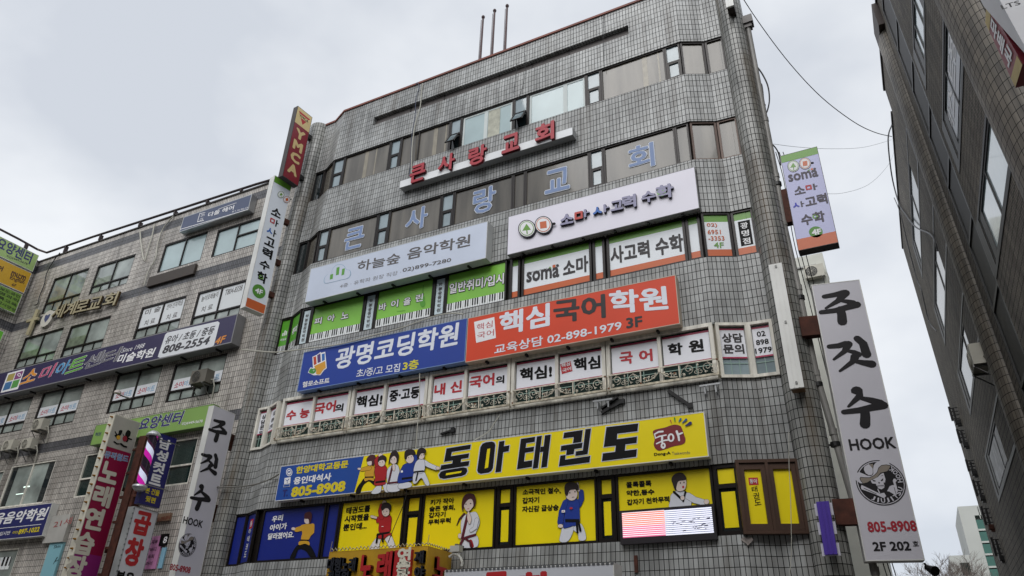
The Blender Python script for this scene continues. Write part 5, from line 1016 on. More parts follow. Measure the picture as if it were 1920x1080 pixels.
# roof railing: one long pipe on stub posts
rl = [LP.off(.05).pt(*LP.off(.05).px(*q('A', *p))) for p in ((2100, 250), (1920, 302), (1400, 470), (700, 695), (350, 815))]
rw = WP.off(.05); rl2 = [rw.pt(*rw.px(*q('A', *p))) for p in ((280, 790), (140, 712), (0, 640))]; rl2.append(rl2[-1]+(rl2[-1]-rl2[0])*2)
mb = MB(); mb.tube(rl+rl2, .055, 8); o = mb.build('roof_railing', mat('railing_dark', (58, 46, 46), .5, .4, .3)); tag(o, 'dark pipe railing along the roof edge of the beige building', 'railing')
for f in [rl[0].lerp(rl[-1], x) for x in (.03, .14, .27, .4, .55, .73, .9)]+[rl2[0].lerp(rl2[-1], x) for x in (.1, .4, .7)]: boxes('post', MATS['railing_dark'], o, Plane((f.x, f.y, 0), (1, 0, 0)), [(-.05, .05, zr+.05, f.z, -.12, .04)])
# signs of the beige building
def lsign(name, label, c, pts, face, case, d=.3, **k): return signbox(name, label, 'sign', LP.off(d), [q(c, *p) for p in pts], d-.02, face, case, **k)
SLATE = paint('panel_slate', (74, 84, 112), .45)
o, _ = lsign('hair_salon_sign', 'slate blue sign box with small white letters at the roof of the beige building', 'A', ((1388, 540), (1890, 380), (1862, 500), (1340, 655)), SLATE, ALU, .32, bw=.04); P = LP.off(.32)
txt(o, P, '다올 헤어', q('A', 1562, 532), q('A', 1755, 474), 9, OFFW, .02); txt(o, P, 'DA', q('A', 1508, 538), q('A', 1536, 528), 5, OFFW, 0); txt(o, P, 'OL', q('A', 1500, 568), q('A', 1528, 560), 5, OFFW, 0); txt(o, P, '4F T. 02) 892-3392', q('A', 1740, 512), q('A', 1870, 476), 4, OFFW, 0)
draw(o, P, 'A', [('p', OFFW, [(1500, 520), (1542, 512), (1538, 516), (1502, 524)]), ('p', OFFW, [(1498, 520), (1502, 520), (1484, 584), (1480, 584)]), ('p', OFFW, [(1480, 582), (1530, 572), (1530, 576), (1480, 587)]), ('p', OFFW, [(1350, 640), (1860, 490), (1862, 493), (1351, 644)]), ('p', OFFW, [(1640, 488), (1775, 440), (1775, 443), (1640, 491)])], name='line')
PURP = paint('panel_aubergine', (52, 46, 84), .45)
o, _ = lsign('art_centre_sign', 'very long aubergine sign box with rainbow letters across the beige building', 'B', ((-30, 640), (1790, 196), (1722, 440), (-60, 800)), PURP, paint('case_mid_grey', (140, 140, 142), .5, .15), .42, bw=.04, brackets=8); P = LP.off(.42)
for ch, x0, y0, x1, y1, col in (('소', 165, 672, 292, 645, (226, 150, 60)), ('미', 295, 645, 416, 615, (196, 84, 124)), ('아', 415, 612, 530, 586, (86, 156, 204)), ('트', 505, 592, 650, 556, (106, 172, 70)), ('센', 632, 560, 778, 522, (112, 110, 118)), ('터', 762, 530, 905, 496, (112, 110, 118))):
    outl(o, P, ch, q('B', x0+6, y0+4), q('B', x1-8, y1-4), 27, paint('rainbow_%d_%d' % (col[0], col[1]), col), OFFW, .02, .016, d=.006, slant=.3)
txt(o, P, '미술학원', q('B', 885, 535), q('B', 1160, 480), 18, OFFW, .03, .006, slant=.25); txt(o, P, 'Since 1988', q('B', 918, 470), q('B', 1085, 430), 9, OFFW, 0, .006, slant=.35)
draw(o, P, 'B', [('p', STK, [(1240, 350), (1255, 335), (1635, 250), (1648, 262), (1605, 430), (1590, 440), (1200, 524), (1184, 516)])], d=.005, name='number_panel')
txt(o, P, '유아 / 초등 / 중등', q('B', 1245, 394), q('B', 1610, 312), 16, paint('letter_dark_grey', (62, 60, 66)), .02, .008, slant=.25); txt(o, P, '808-2554', q('B', 1225, 465), q('B', 1575, 390), 16, paint('letter_dark_grey', (62, 60, 66)), .035, .008, slant=.25); txt(o, P, '4F', q('B', 1618, 400), q('B', 1690, 380), 14, paint('letter_apricot', (226, 146, 62)), .03, .006, slant=.25)
draw(o, P, 'B', [('p', OFFW, [(60, 640), (188, 606), (135, 758), (4, 788)]), ('p', paint('logo_olive', (176, 160, 90)), [(66, 650), (118, 636), (98, 690), (46, 704)]), ('p', paint('logo_mauve', (140, 76, 130)), [(124, 634), (178, 620), (156, 676), (104, 690)]), ('p', paint('logo_blue', (70, 120, 170)), [(42, 712), (95, 698), (74, 756), (20, 772)]), ('p', paint('logo_green', (90, 160, 80)), [(102, 696), (152, 684), (130, 742), (80, 755)]), ('e', OFFW, 146, 652, 14, 13), ('e', paint('logo_mauve', (140, 76, 130)), 146, 652, 8, 7)], d=.006, name='logo')
o, _ = lsign('care_centre_sign', 'lime green sign box with navy letters low on the beige building', 'B', ((700, 1045), (1610, 855), (1560, 1020), (690, 1190)), paint('panel_lime', (132, 168, 88), .45), paint('case_green_edge', (110, 140, 80), .5), .3, bw=.02); P = LP.off(.3)
outl(o, P, '요양센터', q('B', 1045, 1025), q('B', 1370, 968), 25, paint('letter_navy_purple', (52, 52, 110)), OFFW, .03, .02, d=.006, slant=.2); txt(o, P, '02)6449-5678', q('B', 1365, 1022), q('B', 1520, 1000), 7, OFFW, .01); txt(o, P, '허브', q('C', 715, 20), q('C', 760, 12), 8, NAVY, .02)
o, _ = lsign('music_academy_sign', 'dark navy sign box with white letters and a yellow number at the bottom left', 'C', ((-120, 592), (388, 532), (322, 775), (-180, 830)), paint('panel_deep_navy', (38, 42, 104), .45), CASE, .3, bw=.02); P = LP.off(.3)
txt(o, P, '음음악학원', q('C', -40, 655), q('C', 352, 610), 25, OFFW, .03, slant=.25); txt(o, P, '/입시반', q('C', -10, 765), q('C', 78, 755), 8, OFFW, .01); txt(o, P, '02)', q('C', 95, 757), q('C', 134, 752), 6, YEL, .01); txt(o, P, '897-1022', q('C', 140, 750), q('C', 298, 728), 10, YEL, .04)
draw(o, P, 'C', [('p', OFFW, [(-60, 728), (310, 690), (309, 694), (-60, 732)])], name='line')
# raised gold church letters with a round crest
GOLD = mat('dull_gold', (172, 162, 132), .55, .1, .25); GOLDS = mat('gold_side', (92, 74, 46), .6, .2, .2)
P = LP.off(.1); a, b = P.px(*q('B', 420, 180)), P.px(*q('B', 900, 85))
o = thing('gold_church_letters', 'raised dull gold Korean letters in a row on the beige wall', 'letters', LP.pt((a[0]+b[0])/2, a[1]-.5))
for ch, x, y, w_, h_ in (('세', 452, 182, 86, 27), ('계', 545, 160, 88, 27), ('로', 632, 140, 90, 23), ('교', 728, 118, 96, 24), ('회', 842, 92, 100, 27)):
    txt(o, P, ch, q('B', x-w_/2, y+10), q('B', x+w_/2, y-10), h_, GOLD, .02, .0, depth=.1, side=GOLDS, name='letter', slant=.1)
mb = MB(); mb.prism(P, [P.px(*q('B', *p)) for p in ((285, 165), (305, 168), (225, 360), (205, 356))], 0, .1); mb.prism(P, [P.px(*q('B', *p)) for p in ((215, 245), (300, 222), (294, 242), (209, 265))], 0, .101); mb.build('cross', GOLD, o)
P = LP.off(.14); c = P.px(*q('B', 350, 228)); mb = MB(); mb.prism(P, [(c[0]+.42*math.cos(i*math.pi/16), c[1]+.42*math.sin(i*math.pi/16)) for i in range(32)], -.14, 0)
cr_ = thing('round_crest', 'round white crest with a small blue emblem beside the gold letters', 'crest', P.pt(c[0], c[1]-.42, -.14)); mb.build('disc', paint('crest_white', (208, 204, 194), .5, .15), cr_)
mb = MB(); mb.poly(P, [(c[0]+x*.2, c[1]+y*.22) for x, y in ((-1, .8), (-.5, .95), (0, .7), (.5, .95), (1, .8), (.8, -.2), (0, -1), (-.8, -.2))][::-1], .004); mb.poly(P, [(c[0]+x*.09, c[1]+y*.1) for x, y in ((-1, .8), (1, .8), (.6, -.6), (-.6, -.6))][::-1], .006); mb.build('emblem', [paint('crest_blue', (74, 80, 120))], cr_)
# boards and posters low on the wall
o, k = slab('notice_board', 'dirty white board with faded red hand lettering low on the beige wall', 'board', LP, 'C', ((408, 640), (560, 620), (500, 830), (348, 838)), .01, .16, paint('board_white', (186, 184, 178), .6, .2)); P = LP.off(.162)
txt(o, P, '21세', q('C', 405, 695), q('C', 540, 662), 14, paint('faded_red', (170, 84, 84)), 0)
o, k = slab('skin_care_banner', 'pale turquoise banner with black lettering behind the magenta sign', 'banner', LP, 'C', ((385, 840), (480, 825), (400, 1200), (290, 1200)), .01, .1, paint('banner_turquoise', (136, 188, 200), .5)); P = LP.off(.102)
txt(o, P, 'Skin', q('C', 405, 862), q('C', 455, 855), 6, INK, 0); draw(o, P, 'C', [('l', INK, [(430, 940), (400, 990)], 6, 3), ('l', INK, [(415, 970), (440, 960)], 5, 3)], d=.002, name='lettering')
o, k = slab('price_poster', 'pink poster listing treatments beside the grey upright sign', 'poster', LP, 'C', ((1100, 790), (1225, 778), (1180, 1025), (1050, 1036)), .01, .05, paint('poster_pink', (206, 140, 186), .5)); P = LP.off(.052)
for tx, x, y in (('피부', 1150, 825), ('바디', 1138, 882), ('두피', 1122, 935), ('아이', 1108, 988)): txt(o, P, '» '+tx, q('C', x-34, y+4), q('C', x+34, y-4), 8, INK, .01, .002)
slab('sky_blue_banner', 'small sky blue banner strip beside the pink poster', 'banner', LP, 'C', ((1232, 870), (1262, 866), (1215, 1022), (1182, 1026)), .01, .05, paint('banner_sky', (140, 190, 214), .5))
o, k = slab('round_logo_board', 'small black board with a white number ring above the pink poster', 'board', LP, 'C', ((1222, 770), (1275, 762), (1252, 850), (1200, 860)), .012, .07, INK); txt(o, LP.off(.072), '8', q('C', 1226, 812), q('C', 1254, 806), 13, OFFW, .02)
o, k = slab('small_wooden_sign', 'small tan plank sign with faint lettering under the green window', 'sign', LP, 'C', ((1170, 628), (1300, 602), (1285, 662), (1160, 682)), .012, .1, paint('plank_tan', (150, 122, 100), .6, .2)); txt(o, LP.off(.102), '02-898-8000', q('C', 1180, 658), q('C', 1280, 638), 8, paint('plank_red', (130, 66, 48)), .01); 
# outdoor units
ACW = paint('ac_cream', (196, 192, 178), .5, .2); ACD = paint('ac_grille', (60, 60, 60), .6)
def ac_unit(label, P, s, t, w=.8, h=.55, dp=.3, arms=1, body=None, group='air conditioner outdoor units'):
    r = thing('ac_outdoor_unit', label, 'air conditioner', P.pt(s+w/2, t, 0), group)
    mb = MB(); mb.box(P, s, s+w, t, t+h, .12, .12+dp); mb.build('body', body or ACW, r)
    Q = P.off(.12+dp); c = (s+w*.36, t+h*.5); rr_ = h*.42
    mb = MB(); mb.poly(Q, [(c[0]+rr_*math.cos(i*math.pi/12), c[1]+rr_*math.sin(i*math.pi/12)) for i in range(24)], .003); mb.build('fan_opening', ACD, r)
    mb = MB()
    for f in (1, .72, .45, .2): mb.tube([Q.pt(c[0]+rr_*f*math.cos(i*math.pi/10), c[1]+rr_*f*math.sin(i*math.pi/10), .012) for i in range(21)], .008, 4, cap=False)
    for i in range(4): a = i*math.pi/4; mb.tube([Q.pt(c[0]-rr_*math.cos(a), c[1]-rr_*math.sin(a), .014), Q.pt(c[0]+rr_*math.cos(a), c[1]+rr_*math.sin(a), .014)], .006, 4)
    mb.build('fan_grille', body or ACW, r)
    for x in (s+.08, s+w-.14): mb = MB(); mb.box(P, x, x+.05, t-.05, t-.002, .0, .14+dp); mb.tube([P.pt(x+.025, t-.05, .1+dp), P.pt(x+.025, t-.45, .01)], .018, 5); mb.build('wall_bracket', STEEL, r)
    mb = MB(); mb.tube([P.pt(s+w, t+h*.3, .2), P.pt(s+w+.1, t+h*.3, .2), P.pt(s+w+.14, t-.1, .12), P.pt(s+w+.05, t-.5, .03)], .025, 6); mb.build('hose', LCABLE, r)
    return r
k = LP.px(*q('B', 1485, 755)); ac_unit('weathered outdoor unit on a steel frame under the window nearest the tall building', LP, k[0]+.05, k[1], .8, .5, .35, body=mat('ac_grey', (112, 108, 98), .6, .1, .35))
k = LP.px(*q('B', 300, 1090)); ac_unit('cream outdoor unit under the second sticker window from the left', LP, k[0], k[1], .66, .46, .3)
for (x, y), l in zip(((75, 160), (215, 150), (-60, 190)), ('middle of the three cream outdoor units in a row above the white window', 'right one of the three cream outdoor units in a row', 'cream outdoor unit in the row cut by the left edge of the picture')):
    k = LP.px(*q('C', x, y)); ac_unit(l, LP, k[0], k[1], .68, .42, .28)
# floodlight on an arm in front of the sticker window
a = LP.px(*q('B', 980, 830)); o = thing('wall_lamp', 'round headed wall lamp on a bent arm in front of a sticker window', 'lamp', LP.pt(a[0], a[1]))
e1 = LP.off(.8).pt(*LP.off(.8).px(*q('B', 880, 790))); mb = MB(); mb.tube([LP.pt(*a), LP.pt(a[0]-.05, a[1], .3), e1], .03, 6); mb.build('arm', STEEL, o)
mb = MB(); zz0 = 0; lathe(mb, e1, [(0, e1.z-.02), (.13, e1.z), (.11, e1.z+.09), (.04, e1.z+.13), (0, e1.z+.13)], 14); mb.build('lamp_head', paint('lamp_white', (190, 180, 176), .5, .2), o)
# wing signs
def wsign(name, label, pts, face, case, d, ext=-3):
    P = WP.off(d); k = [P.px(*q('w', *p)) for p in pts]; t1 = (k[0][1]+k[1][1])/2; t0 = (k[2][1]+k[3][1])/2; s1 = (k[1][0]+k[2][0])/2
    r, dd = signbox_m(name, label, 'sign', P, s1+ext, s1, t0, t1, d-.02, face, case, .02); return r, P, dd
o, P, d = wsign('care_centre_wing_sign', 'pale green sign box with navy letters on the side wing at the left edge', ((0, 45), (295, 205), (240, 318), (0, 200)), paint('panel_pale_green', (166, 194, 120), .5), CASE, .25); 
txt(o, P, '요양센터', q('w', -20, 95), q('w', 238, 222), 22, paint('letter_navy_purple', (52, 52, 110)), .025); txt(o, P, '02)6449-5678', q('w', 50, 200), q('w', 205, 262), 5, GREY_T, .01)
o, P, d = wsign('english_school_sign', 'amber yellow sign box with brown English letters on the side wing', ((0, 215), (240, 332), (180, 480), (0, 402)), paint('panel_amber', (214, 168, 40), .5), CASE, .25)
BRT = paint('letter_brown', (84, 54, 44)); txt(o, P, 'mu:m', q('w', 85, 328), q('w', 192, 372), 9, BRT, .03); txt(o, P, 'English', q('w', 75, 362), q('w', 182, 402), 9, BRT, .02); txt(o, P, '6F', q('w', 90, 412), q('w', 120, 424), 6, BRT, .02); txt(o, P, '어', q('w', -16, 285), q('w', 22, 298), 10, BRT, .04)
o, P, d = wsign('subject_list_sign', 'grass green sign box listing school subjects in small dark letters', ((0, 418), (175, 488), (108, 632), (0, 588)), paint('panel_grass', (124, 162, 66), .5), CASE, .25)
for i, (tx, y) in enumerate((('보도국인', 440), ('영과외', 470), ('특교육', 505), ('강사양성', 540), ('02)2060-1500', 580))): txt(o, P, tx, q('w', 0-i*6, y), q('w', 150-i*12, y+68), 6, paint('letter_dark_green', (50, 70, 40)), .02)
o, P, d = wsign('bright_green_sign', 'bright green sign edge peeking in at the left border', ((-20, 745), (30, 772), (0, 850), (-60, 830)), paint('panel_bright_green', (110, 200, 60), .5), CASE, .25)

# ------------------------------------------------------------------ the brown building across the alley
RP = Plane((3, 0, 0), (0, -1, 0), (0, .16, 1))
def rq(c, pts): return rect(RP, c, pts)
RB = thing('alley_building', 'dark brown tiled building with half round columns at the right edge across the alley', 'building', (7, 4, 0))
RWIN = [('N', ((1095, -160), (1185, 60), (1165, 590), (1080, 260))), ('N', ((1345, 100), (1478, 440), (1420, 1090), (1300, 930))), ('O', ((1665, -260), (1830, 150), (1705, 860), (1570, 560))),
        ('O', ((1075, 0), (1150, 200), (1130, 865), (1065, 680))), ('p', ((1757, 393), (1781, 460), (1766, 618), (1748, 560))), ('p', ((1812, 550), (1838, 618), (1818, 756), (1794, 694))), ('p', ((1875, 750), (1905, 838), (1873, 916), (1846, 856)))]
def rwin(c, pts):
    k = [RP.px(*(q(c, *p) if c != 'p' else p)) for p in pts]; return ((k[2][0]+k[3][0])/2, (k[0][0]+k[1][0])/2, (k[1][1]+k[2][1])/2, (k[0][1]+k[3][1])/2)
rr_ = [rwin(c, p) for c, p in RWIN]
stL = [RP.px(*q(*p))[0] for p in (('N', 945, 370), ('N', 1145, 860), ('N', 1245, 1080))]; stR = [RP.px(*q(*p))[0] for p in (('N', 1010, 270), ('N', 1160, 640), ('N', 1300, 1000))]
strip = (sum(stL)/3, sum(stR)/3, 4.5, 22.4)
far = -16.2; zt1 = RP.px(*q('N', 845, 300))[1]; zt2 = RP.px(*q('O', 967, 200))[1]; sm1 = RP.px(*q('N', 860, 620))[0]
sfar = sum(RP.px(*p)[0] for p in ((1690, 480), (1760, 690), (1830, 900)))/3
mb = MB(); hs = [r for r in rr_ if r[0] > sm1]+[strip]; hf = [r for r in rr_ if r[0] <= sm1]
grid_wall(mb, RP, sm1, 7, 0, zt1, hs, .09, 0); grid_wall(mb, RP, sfar, sm1, 0, zt2, hf, .09, 0)
o3 = lambda s, z: RP.pt(s, z)
mb.face([o3(sm1, zt2), o3(sm1, zt2)+Vector((9, 0, 0)), o3(sm1, zt1)+Vector((9, 0, 0)), o3(sm1, zt1)], 0, [(0, 0), (9, 0), (9, 2), (0, 2)])
mb.face([o3(sfar, 0), o3(sfar, 0)+Vector((9, 0, 0)), o3(sfar, zt2)+Vector((9, 0, 0)), o3(sfar, zt2)], 0, [(0, 0), (9, 0), (9, 20), (0, 20)])
mb.face([o3(sfar, zt2), o3(sm1, zt2), o3(sm1, zt2)+Vector((9, 0, 0)), o3(sfar, zt2)+Vector((9, 0, 0))], 0); mb.face([o3(sm1, zt1), o3(7, zt1), o3(7, zt1)+Vector((9, 0, 0)), o3(sm1, zt1)+Vector((9, 0, 0))], 0)
mb.face([o3(7, 0), o3(7, 0)+Vector((9, 0, 0)), o3(7, zt1)+Vector((9, 0, 0)), o3(7, zt1)], 0, [(0, 0), (9, 0), (9, 20), (0, 20)])
mb.build('wall', T_RIGHT, RB)
mb = MB(); mb.box(RP, sm1-.05, 7, zt1+.001, zt1+.12, -.3, .06); mb.box(RP, sfar-.04, sm1-.06, zt2+.001, zt2+.1, -.3, .05); mb.build('coping', mat('dark_coping', (70, 66, 64), .7, 0, .3), RB)
def rcol(s, r, z0, z1, pr=.42):
    mb = MB(); n = 18
    for j in range(12):
        for k_ in range(n):
            q4, u4 = [], []
            for kk, jj_ in ((k_, j), (k_+1, j), (k_+1, j+1), (k_, j+1)):
                a = -math.pi/2+math.pi*kk/n; z = z0+(z1-z0)*jj_/12; q4.append(RP.pt(s+r*math.sin(a), z, r*math.cos(a)*pr)); u4.append((a*r, z))
            mb.face(q4, 0, u4, True)
    mb.face([RP.pt(s+r*math.sin(-math.pi/2+math.pi*kk/n), z1, r*math.cos(-math.pi/2+math.pi*kk/n)*pr) for kk in range(n+1)], 0, [(0, 0)]*(n+1))
    mb.build('column', T_RCOL, RB, weld=True)
c1 = sum(RP.px(*q(*p))[0] for p in (('N', 887, 330), ('N', 1150, 1080), ('O', 1175, 0), ('O', 1550, 1080)))/4; c2 = sum(RP.px(*q(*p))[0] for p in (('N', 1470, 0), ('N', 1790, 750)))/2
rcol(c1, .62, 0, RP.px(*q('N', 890, 330))[1]); rcol(c2, .8, 0, zt1-.02)
zc1 = RP.px(*q('N', 890, 330))[1]
mb = MB(); mb.box(RP, c1-.6, c1+.9, zc1+.02, zt1-.01, .004, .2); mb.build('column_cap', mat('cap_brown', (58, 46, 42), .6, .2, .3), RB)
RGL = mat('alley_glass', (96, 108, 110), .12, 0, .5, .9, spec=.35)
RG = [GLASSPALE, RGL, GLASSPALE, RGL, RGL, RGL, RGL]
for i, (s0, s1, t0, t1) in enumerate(rr_):
    w = window(RB, RP, s0+.003, s1-.003, t0+.003, t1-.003, BLACK, RG[i], .08, [s0+(s1-s0)*f for f in ((.5,) if i not in (0,) else (.35, .68))], (), -.085, -.002, pd=-.03)
    boxes('surround', BLACK, w, RP, [(s0-.45, s0-.001, t0-.13, t1+.1, .003, .014), (s1+.001, s1+.12, t0-.13, t1+.1, .003, .014), (s0, s1, t0-.13, t0-.001, .003, .015), (s0, s1, t1+.001, t1+.1, .003, .015)])
    boxes('dark_jamb', BLACK, w, RP, [(s0+.13, s0+.5, t0+.09, t1-.09, -.028, -.004), (s1-.32, s1-.085, t0+.09, t1-.09, -.028, -.005)])
    if i == 1:
        film(w, RP, s0+.5, s1-.1, t0+.25, t1-.3, paint('film_grey', (134, 138, 146), .3), d=-.018, name='frosted_film')
        for ch, f, g in (('학', .1, .75), ('스', .32, .72), ('트', .58, .72), ('용', .78, .7)): x = s0+(s1-s0)*(f+.05); z = t0+(t1-t0)*(.35); txt_m(w, RP, ch, x-.4, z+.35, x+.4, z+.35, .6, OFFW, .02, -.014)
    if i == 6: film(w, RP, s0+.1, s1-.1, t0+.15, t1-.15, mat('poster_mixed', (150, 150, 156), .4, 0, .7, 3), d=-.018, name='poster')
w = window(RB, RP, strip[0]+.003, strip[1]-.003, strip[2]+.003, strip[3]-.003, BLACK, STRIPGL, .1, (), [(strip[0], strip[1], strip[2]+1.2+i*2.05) for i in range(8)], -.085, -.002, pd=-.04)
mb = MB()
for i in range(8): mb.box(RP, strip[1]-.2, strip[1]-.11, strip[2]+1.45+i*2.05, strip[2]+2.9+i*2.05, -.038, -.02)
mb.build('sky_reflection', paint('reflection_white', (206, 212, 220), .2), w)  # pale strips paint the sky's reflection along the glass edge
# signs at the top right
P = RP.off(.95)
def rsign(name, label, c, pts, face, case, d=.4, off=.75):
    P = RP.off(off); s0, s1, t0, t1 = rect(P, c, pts); return signbox_m(name, label, 'sign', P, min(s0, s1), max(s0, s1), t0, t1, d, face, case, .02)+(P,)
SPOT = Vector((2.35, 0, 0)); PS = Plane((2.2, 0, 0), (0, -1, 0), (0, .16, 1))
k = [PS.px(*q('n', *p)) for p in ((880, -60), (880, 320), (1330, 790), (1240, 1080))]
# corner pixels of the maroon face: far top, far bottom, near top, near bottom
f0 = PS.px(1850, 2); f1 = PS.px(1848, 44); f2 = PS.px(1918, 120); f3 = PS.px(1904, 165)
o = thing('restaurant_sign', 'maroon sign panel with yellow ends under the white box at top right', 'sign', PS.pt(*f3))
TR_ = lambda a, b: tuple(Vector((1-a)*(1-b)*Vector((*f1, 0)) + a*(1-b)*Vector((*f3, 0)) + (1-a)*b*Vector((*f0, 0)) + a*b*Vector((*f2, 0)))[:2])
mb = MB(); mb.prism(PS, [TR_(0, 0), TR_(1, 0), TR_(1, 1), TR_(0, 1)], -.5, 0); mb.build('panel', paint('sign_wine', (132, 30, 48), .4, .15), o)
for a0_, a1_ in ((.0, .14), (.86, 1)):
    mb = MB(); pp = [TR_(a0_, .03), TR_(a1_, .03), TR_(a1_, .97), TR_(a0_, .97)]; ar = sum(pp[i][0]*pp[(i+1) % 4][1]-pp[(i+1) % 4][0]*pp[i][1] for i in range(4)); mb.poly(PS, pp if ar > 0 else pp[::-1], .004); mb.build('yellow_end', paint('sign_straw', (196, 172, 96), .45, .35), o)
vs_c = [('마', .27), ('배', .48), ('국', .7)]
for ch, a in vs_c:
    vs, fs, x0, x1, y0, y1, lay = glyphs(ch, .04); mb = MB()
    mb.v = [PS.pt(*TR_(a-.095+.19*(v.x-x0)/(x1-x0), .2+.62*(v.y-y0)/(y1-y0)), .008+ly) for v, ly in zip(vs, lay)]; mb.f = [f for f, _ in fs]; mb.m = [0]*len(fs); mb.uv = [None]*len(fs); mb.sm = [False]*len(fs); mb.build('lettering', OFFW, o)
g0 = TR_(0, 1); g2 = TR_(1.3, 1)
mb = MB(); mb.prism(PS, [(g0[0]-.1, g0[1]+.03), (g2[0]+.3, g2[1]+.03), (g2[0]+.3, g2[1]+1.7), (g0[0]-.1, g0[1]+1.7)], -.5, .02)
o = mb.build('white_sign_box', paint('box_soft_white', (206, 206, 210), .4, .1)); tag(o, 'white sign box with grooves above the maroon panel in the top right corner', 'sign')
mb = MB(); [mb.box(PS, g0[0]-.1, g2[0]+.3, g0[1]+z, g0[1]+z+.02, .0205, .03) for z in (.2, .42, .62)]; mb.build('groove', ALU, o)
txt(o, PS, 'LTS', (1884, 12), (1920, 2), 9, GREY_T, .02, .034)
# the ladder like brackets down the far corner
for i, (x, y, h_) in enumerate(((1797, 763, 36), (1812, 805, 36), (1829, 862, 30), (1842, 900, 42), (1857, 950, 48), (1876, 1008, 48))):
    PB = Plane((0, 16.6-i*.3, 0), (1, 0, 0)); a = PB.px(x-20, y); b = PB.px(x-10, y+h_*.72)
    o = thing('wall_bracket_lamp', 'dark ladder like bracket with a small lamp, number %s from the top along the far corner' % ('one', 'two', 'three', 'four', 'five', 'six')[i], 'bracket', PB.pt(b[0]+.2, b[1]), 'dark brackets down the corner of the brown building')
    o['label'] = ('topmost', 'second highest', 'third highest', 'fourth highest', 'second lowest', 'lowest')[i]+' dark ladder like bracket along the far corner of the brown building'
    mb = MB(); mb.box(PB, a[0], a[0]+.08, b[1], a[1], -.04, .04); mb.box(PB, a[0]+.12, a[0]+.2, b[1], a[1]-.1, -.04, .04); mb.build('frame', BLACK, o)
    mb = MB(); n = 4
    for k_ in range(n): t = b[1]+(a[1]-b[1])*(k_+.5)/n; mb.box(PB, a[0]+.01, 3.35, t-.015, t+.015, -.02, .02)
    mb.build('rung', BLACK, o)
    mb = MB(); mb.box(PB, a[0]+.1, a[0]+.42, b[1]-.16, b[1]-.002, -.12, .12); mb.box(PB, a[0]+.15, a[0]+.36, b[1]-.24, b[1]-.161, -.09, .09); mb.build('lamp', RUST if i == 4 else BLACK, o)
k0 = RP.px(1862, 700); ac_unit('white outdoor unit in a dark cage on the brown alley building', RP, k0[0], k0[1], .9, .6, .35)
o, _ = None, None

# ------------------------------------------------------------------ roof: three flagpoles
PR = Plane((0, .9, 0), (1, 0, 0)); POLE = mat('pole_maroon', (70, 48, 50), .5, .3, .2)
for (x0, y0), (x1, y1), l in (((899, 118), (906, 32), 'shortest and leftmost of the three rusty flagpoles'), ((923, 106), (927.5, 20), 'middle one of the three rusty flagpoles'), ((946.5, 96), (951, 11), 'rightmost of the three rusty flagpoles')):
    a, b = PR.px(x0, y0), PR.px(x1, y1); o = thing('flagpole', l, 'flagpole', PR.pt(a[0], ZT-.3), 'flagpoles on the roof')
    mb = MB(); mb.tube([PR.pt(b[0]-.02, ZT-.3), PR.pt(b[0], b[1]-.08)], .055, 8, 0, True, .04); mb.build('pole', POLE, o)
    mb = MB(); c = PR.pt(b[0], b[1]); zz0 = 0; lathe(mb, c, [(0, b[1]-.09), (.06, b[1]-.06), (.075, b[1]), (.05, b[1]+.06), (0, b[1]+.08)], 10); mb.build('finial', POLE, o)
    mb = MB(); mb.tube([PR.pt(b[0]-.06, ZT+.8, .05), PR.pt(b[0]-.05, b[1]-.2, .05)], .012, 5); mb.box(PR, b[0]-.14, b[0]-.04, ZT+.75, ZT+.83, 0, .08); mb.build('halyard', POLE, o)

# ------------------------------------------------------------------ pipes and cables
pp = [(Plane((0, .42, 0), (1, 0, 0))).pt(*(Plane((0, .42, 0), (1, 0, 0))).px(x, y)) for x, y in ((1402, 48), (1435, 225), (1455, 330), (1470, 420), (1497, 540), (1530, 700), (1562, 810), (1600, 940), (1640, 1070))]
pp.append(Vector((pp[-1].x, .42, 0.1)))
o = thing('drainpipe', 'grey drainpipe with a hopper running down beside the right column', 'pipe', pp[-1]); mb = MB(); mb.tube(pp, .075, 12); mb.build('pipe', GREYPIPE, o)
for i in range(1, 9): mb = MB(); c = pp[i]; mb.tube([c+Vector((0, 0, -.07)), c+Vector((0, 0, .07))], .088, 12); mb.build('collar', GREYPIPE, o)
Pq = Plane((0, .75, 0), (1, 0, 0)); c = pp[0]; mb = MB(); mb.box(Plane((c.x, .42, 0), (1, 0, 0)), -.17, .17, c.z+.0, c.z+.3, -.15, .15); mb.box(Plane((c.x, .42, 0), (1, 0, 0)), -.12, .12, c.z-.14, c.z-.002, -.1, .1); mb.build('hopper', mat('hopper_grey', (112, 108, 106), .5, .1, .3), o)
mb = MB()
for i in (2, 4, 5, 6, 7): mb.box(Plane((pp[i].x, .42, 0), (1, 0, 0)), -.3, .0, pp[i].z-.3, pp[i].z-.26, -.02, .02); mb.tube([pp[i]+Vector((0, 0, -.33)), pp[i]+Vector((0, 0, -.23))], .105, 12)
mb.build('pipe_clip', BLACK, o)
def cable(label, pts, r=.012, m=CABLE, cat='cable', group=None, name='cable', n=6):
    mb = MB(); P_ = [Vector(p) for p in pts]; f = []
    for i in range(len(P_)-1):
        p0 = P_[max(i-1, 0)]; p1, p2 = P_[i], P_[i+1]; p3 = P_[min(i+2, len(P_)-1)]
        for k_ in range(n): t = k_/n; f.append(.5*((2*p1)+(p2-p0)*t+(2*p0-5*p1+4*p2-p3)*t*t+(3*p1-p0-3*p2+p3)*t**3))
    f.append(P_[-1]); mb.tube(f, r, 6); return tag(mb.build(name, m), label, cat, group)
def pc(y, c, *pts): P = FAC.off(-y); return [P.pt(*P.px(*q(c, *p))) for p in pts]
a = pc(.9, 'p', (1390, -4))[0]; b = RP.pt(*RP.px(1672, 259))
k_ = [CAM+ray(x, y)*0 for x, y in ()]
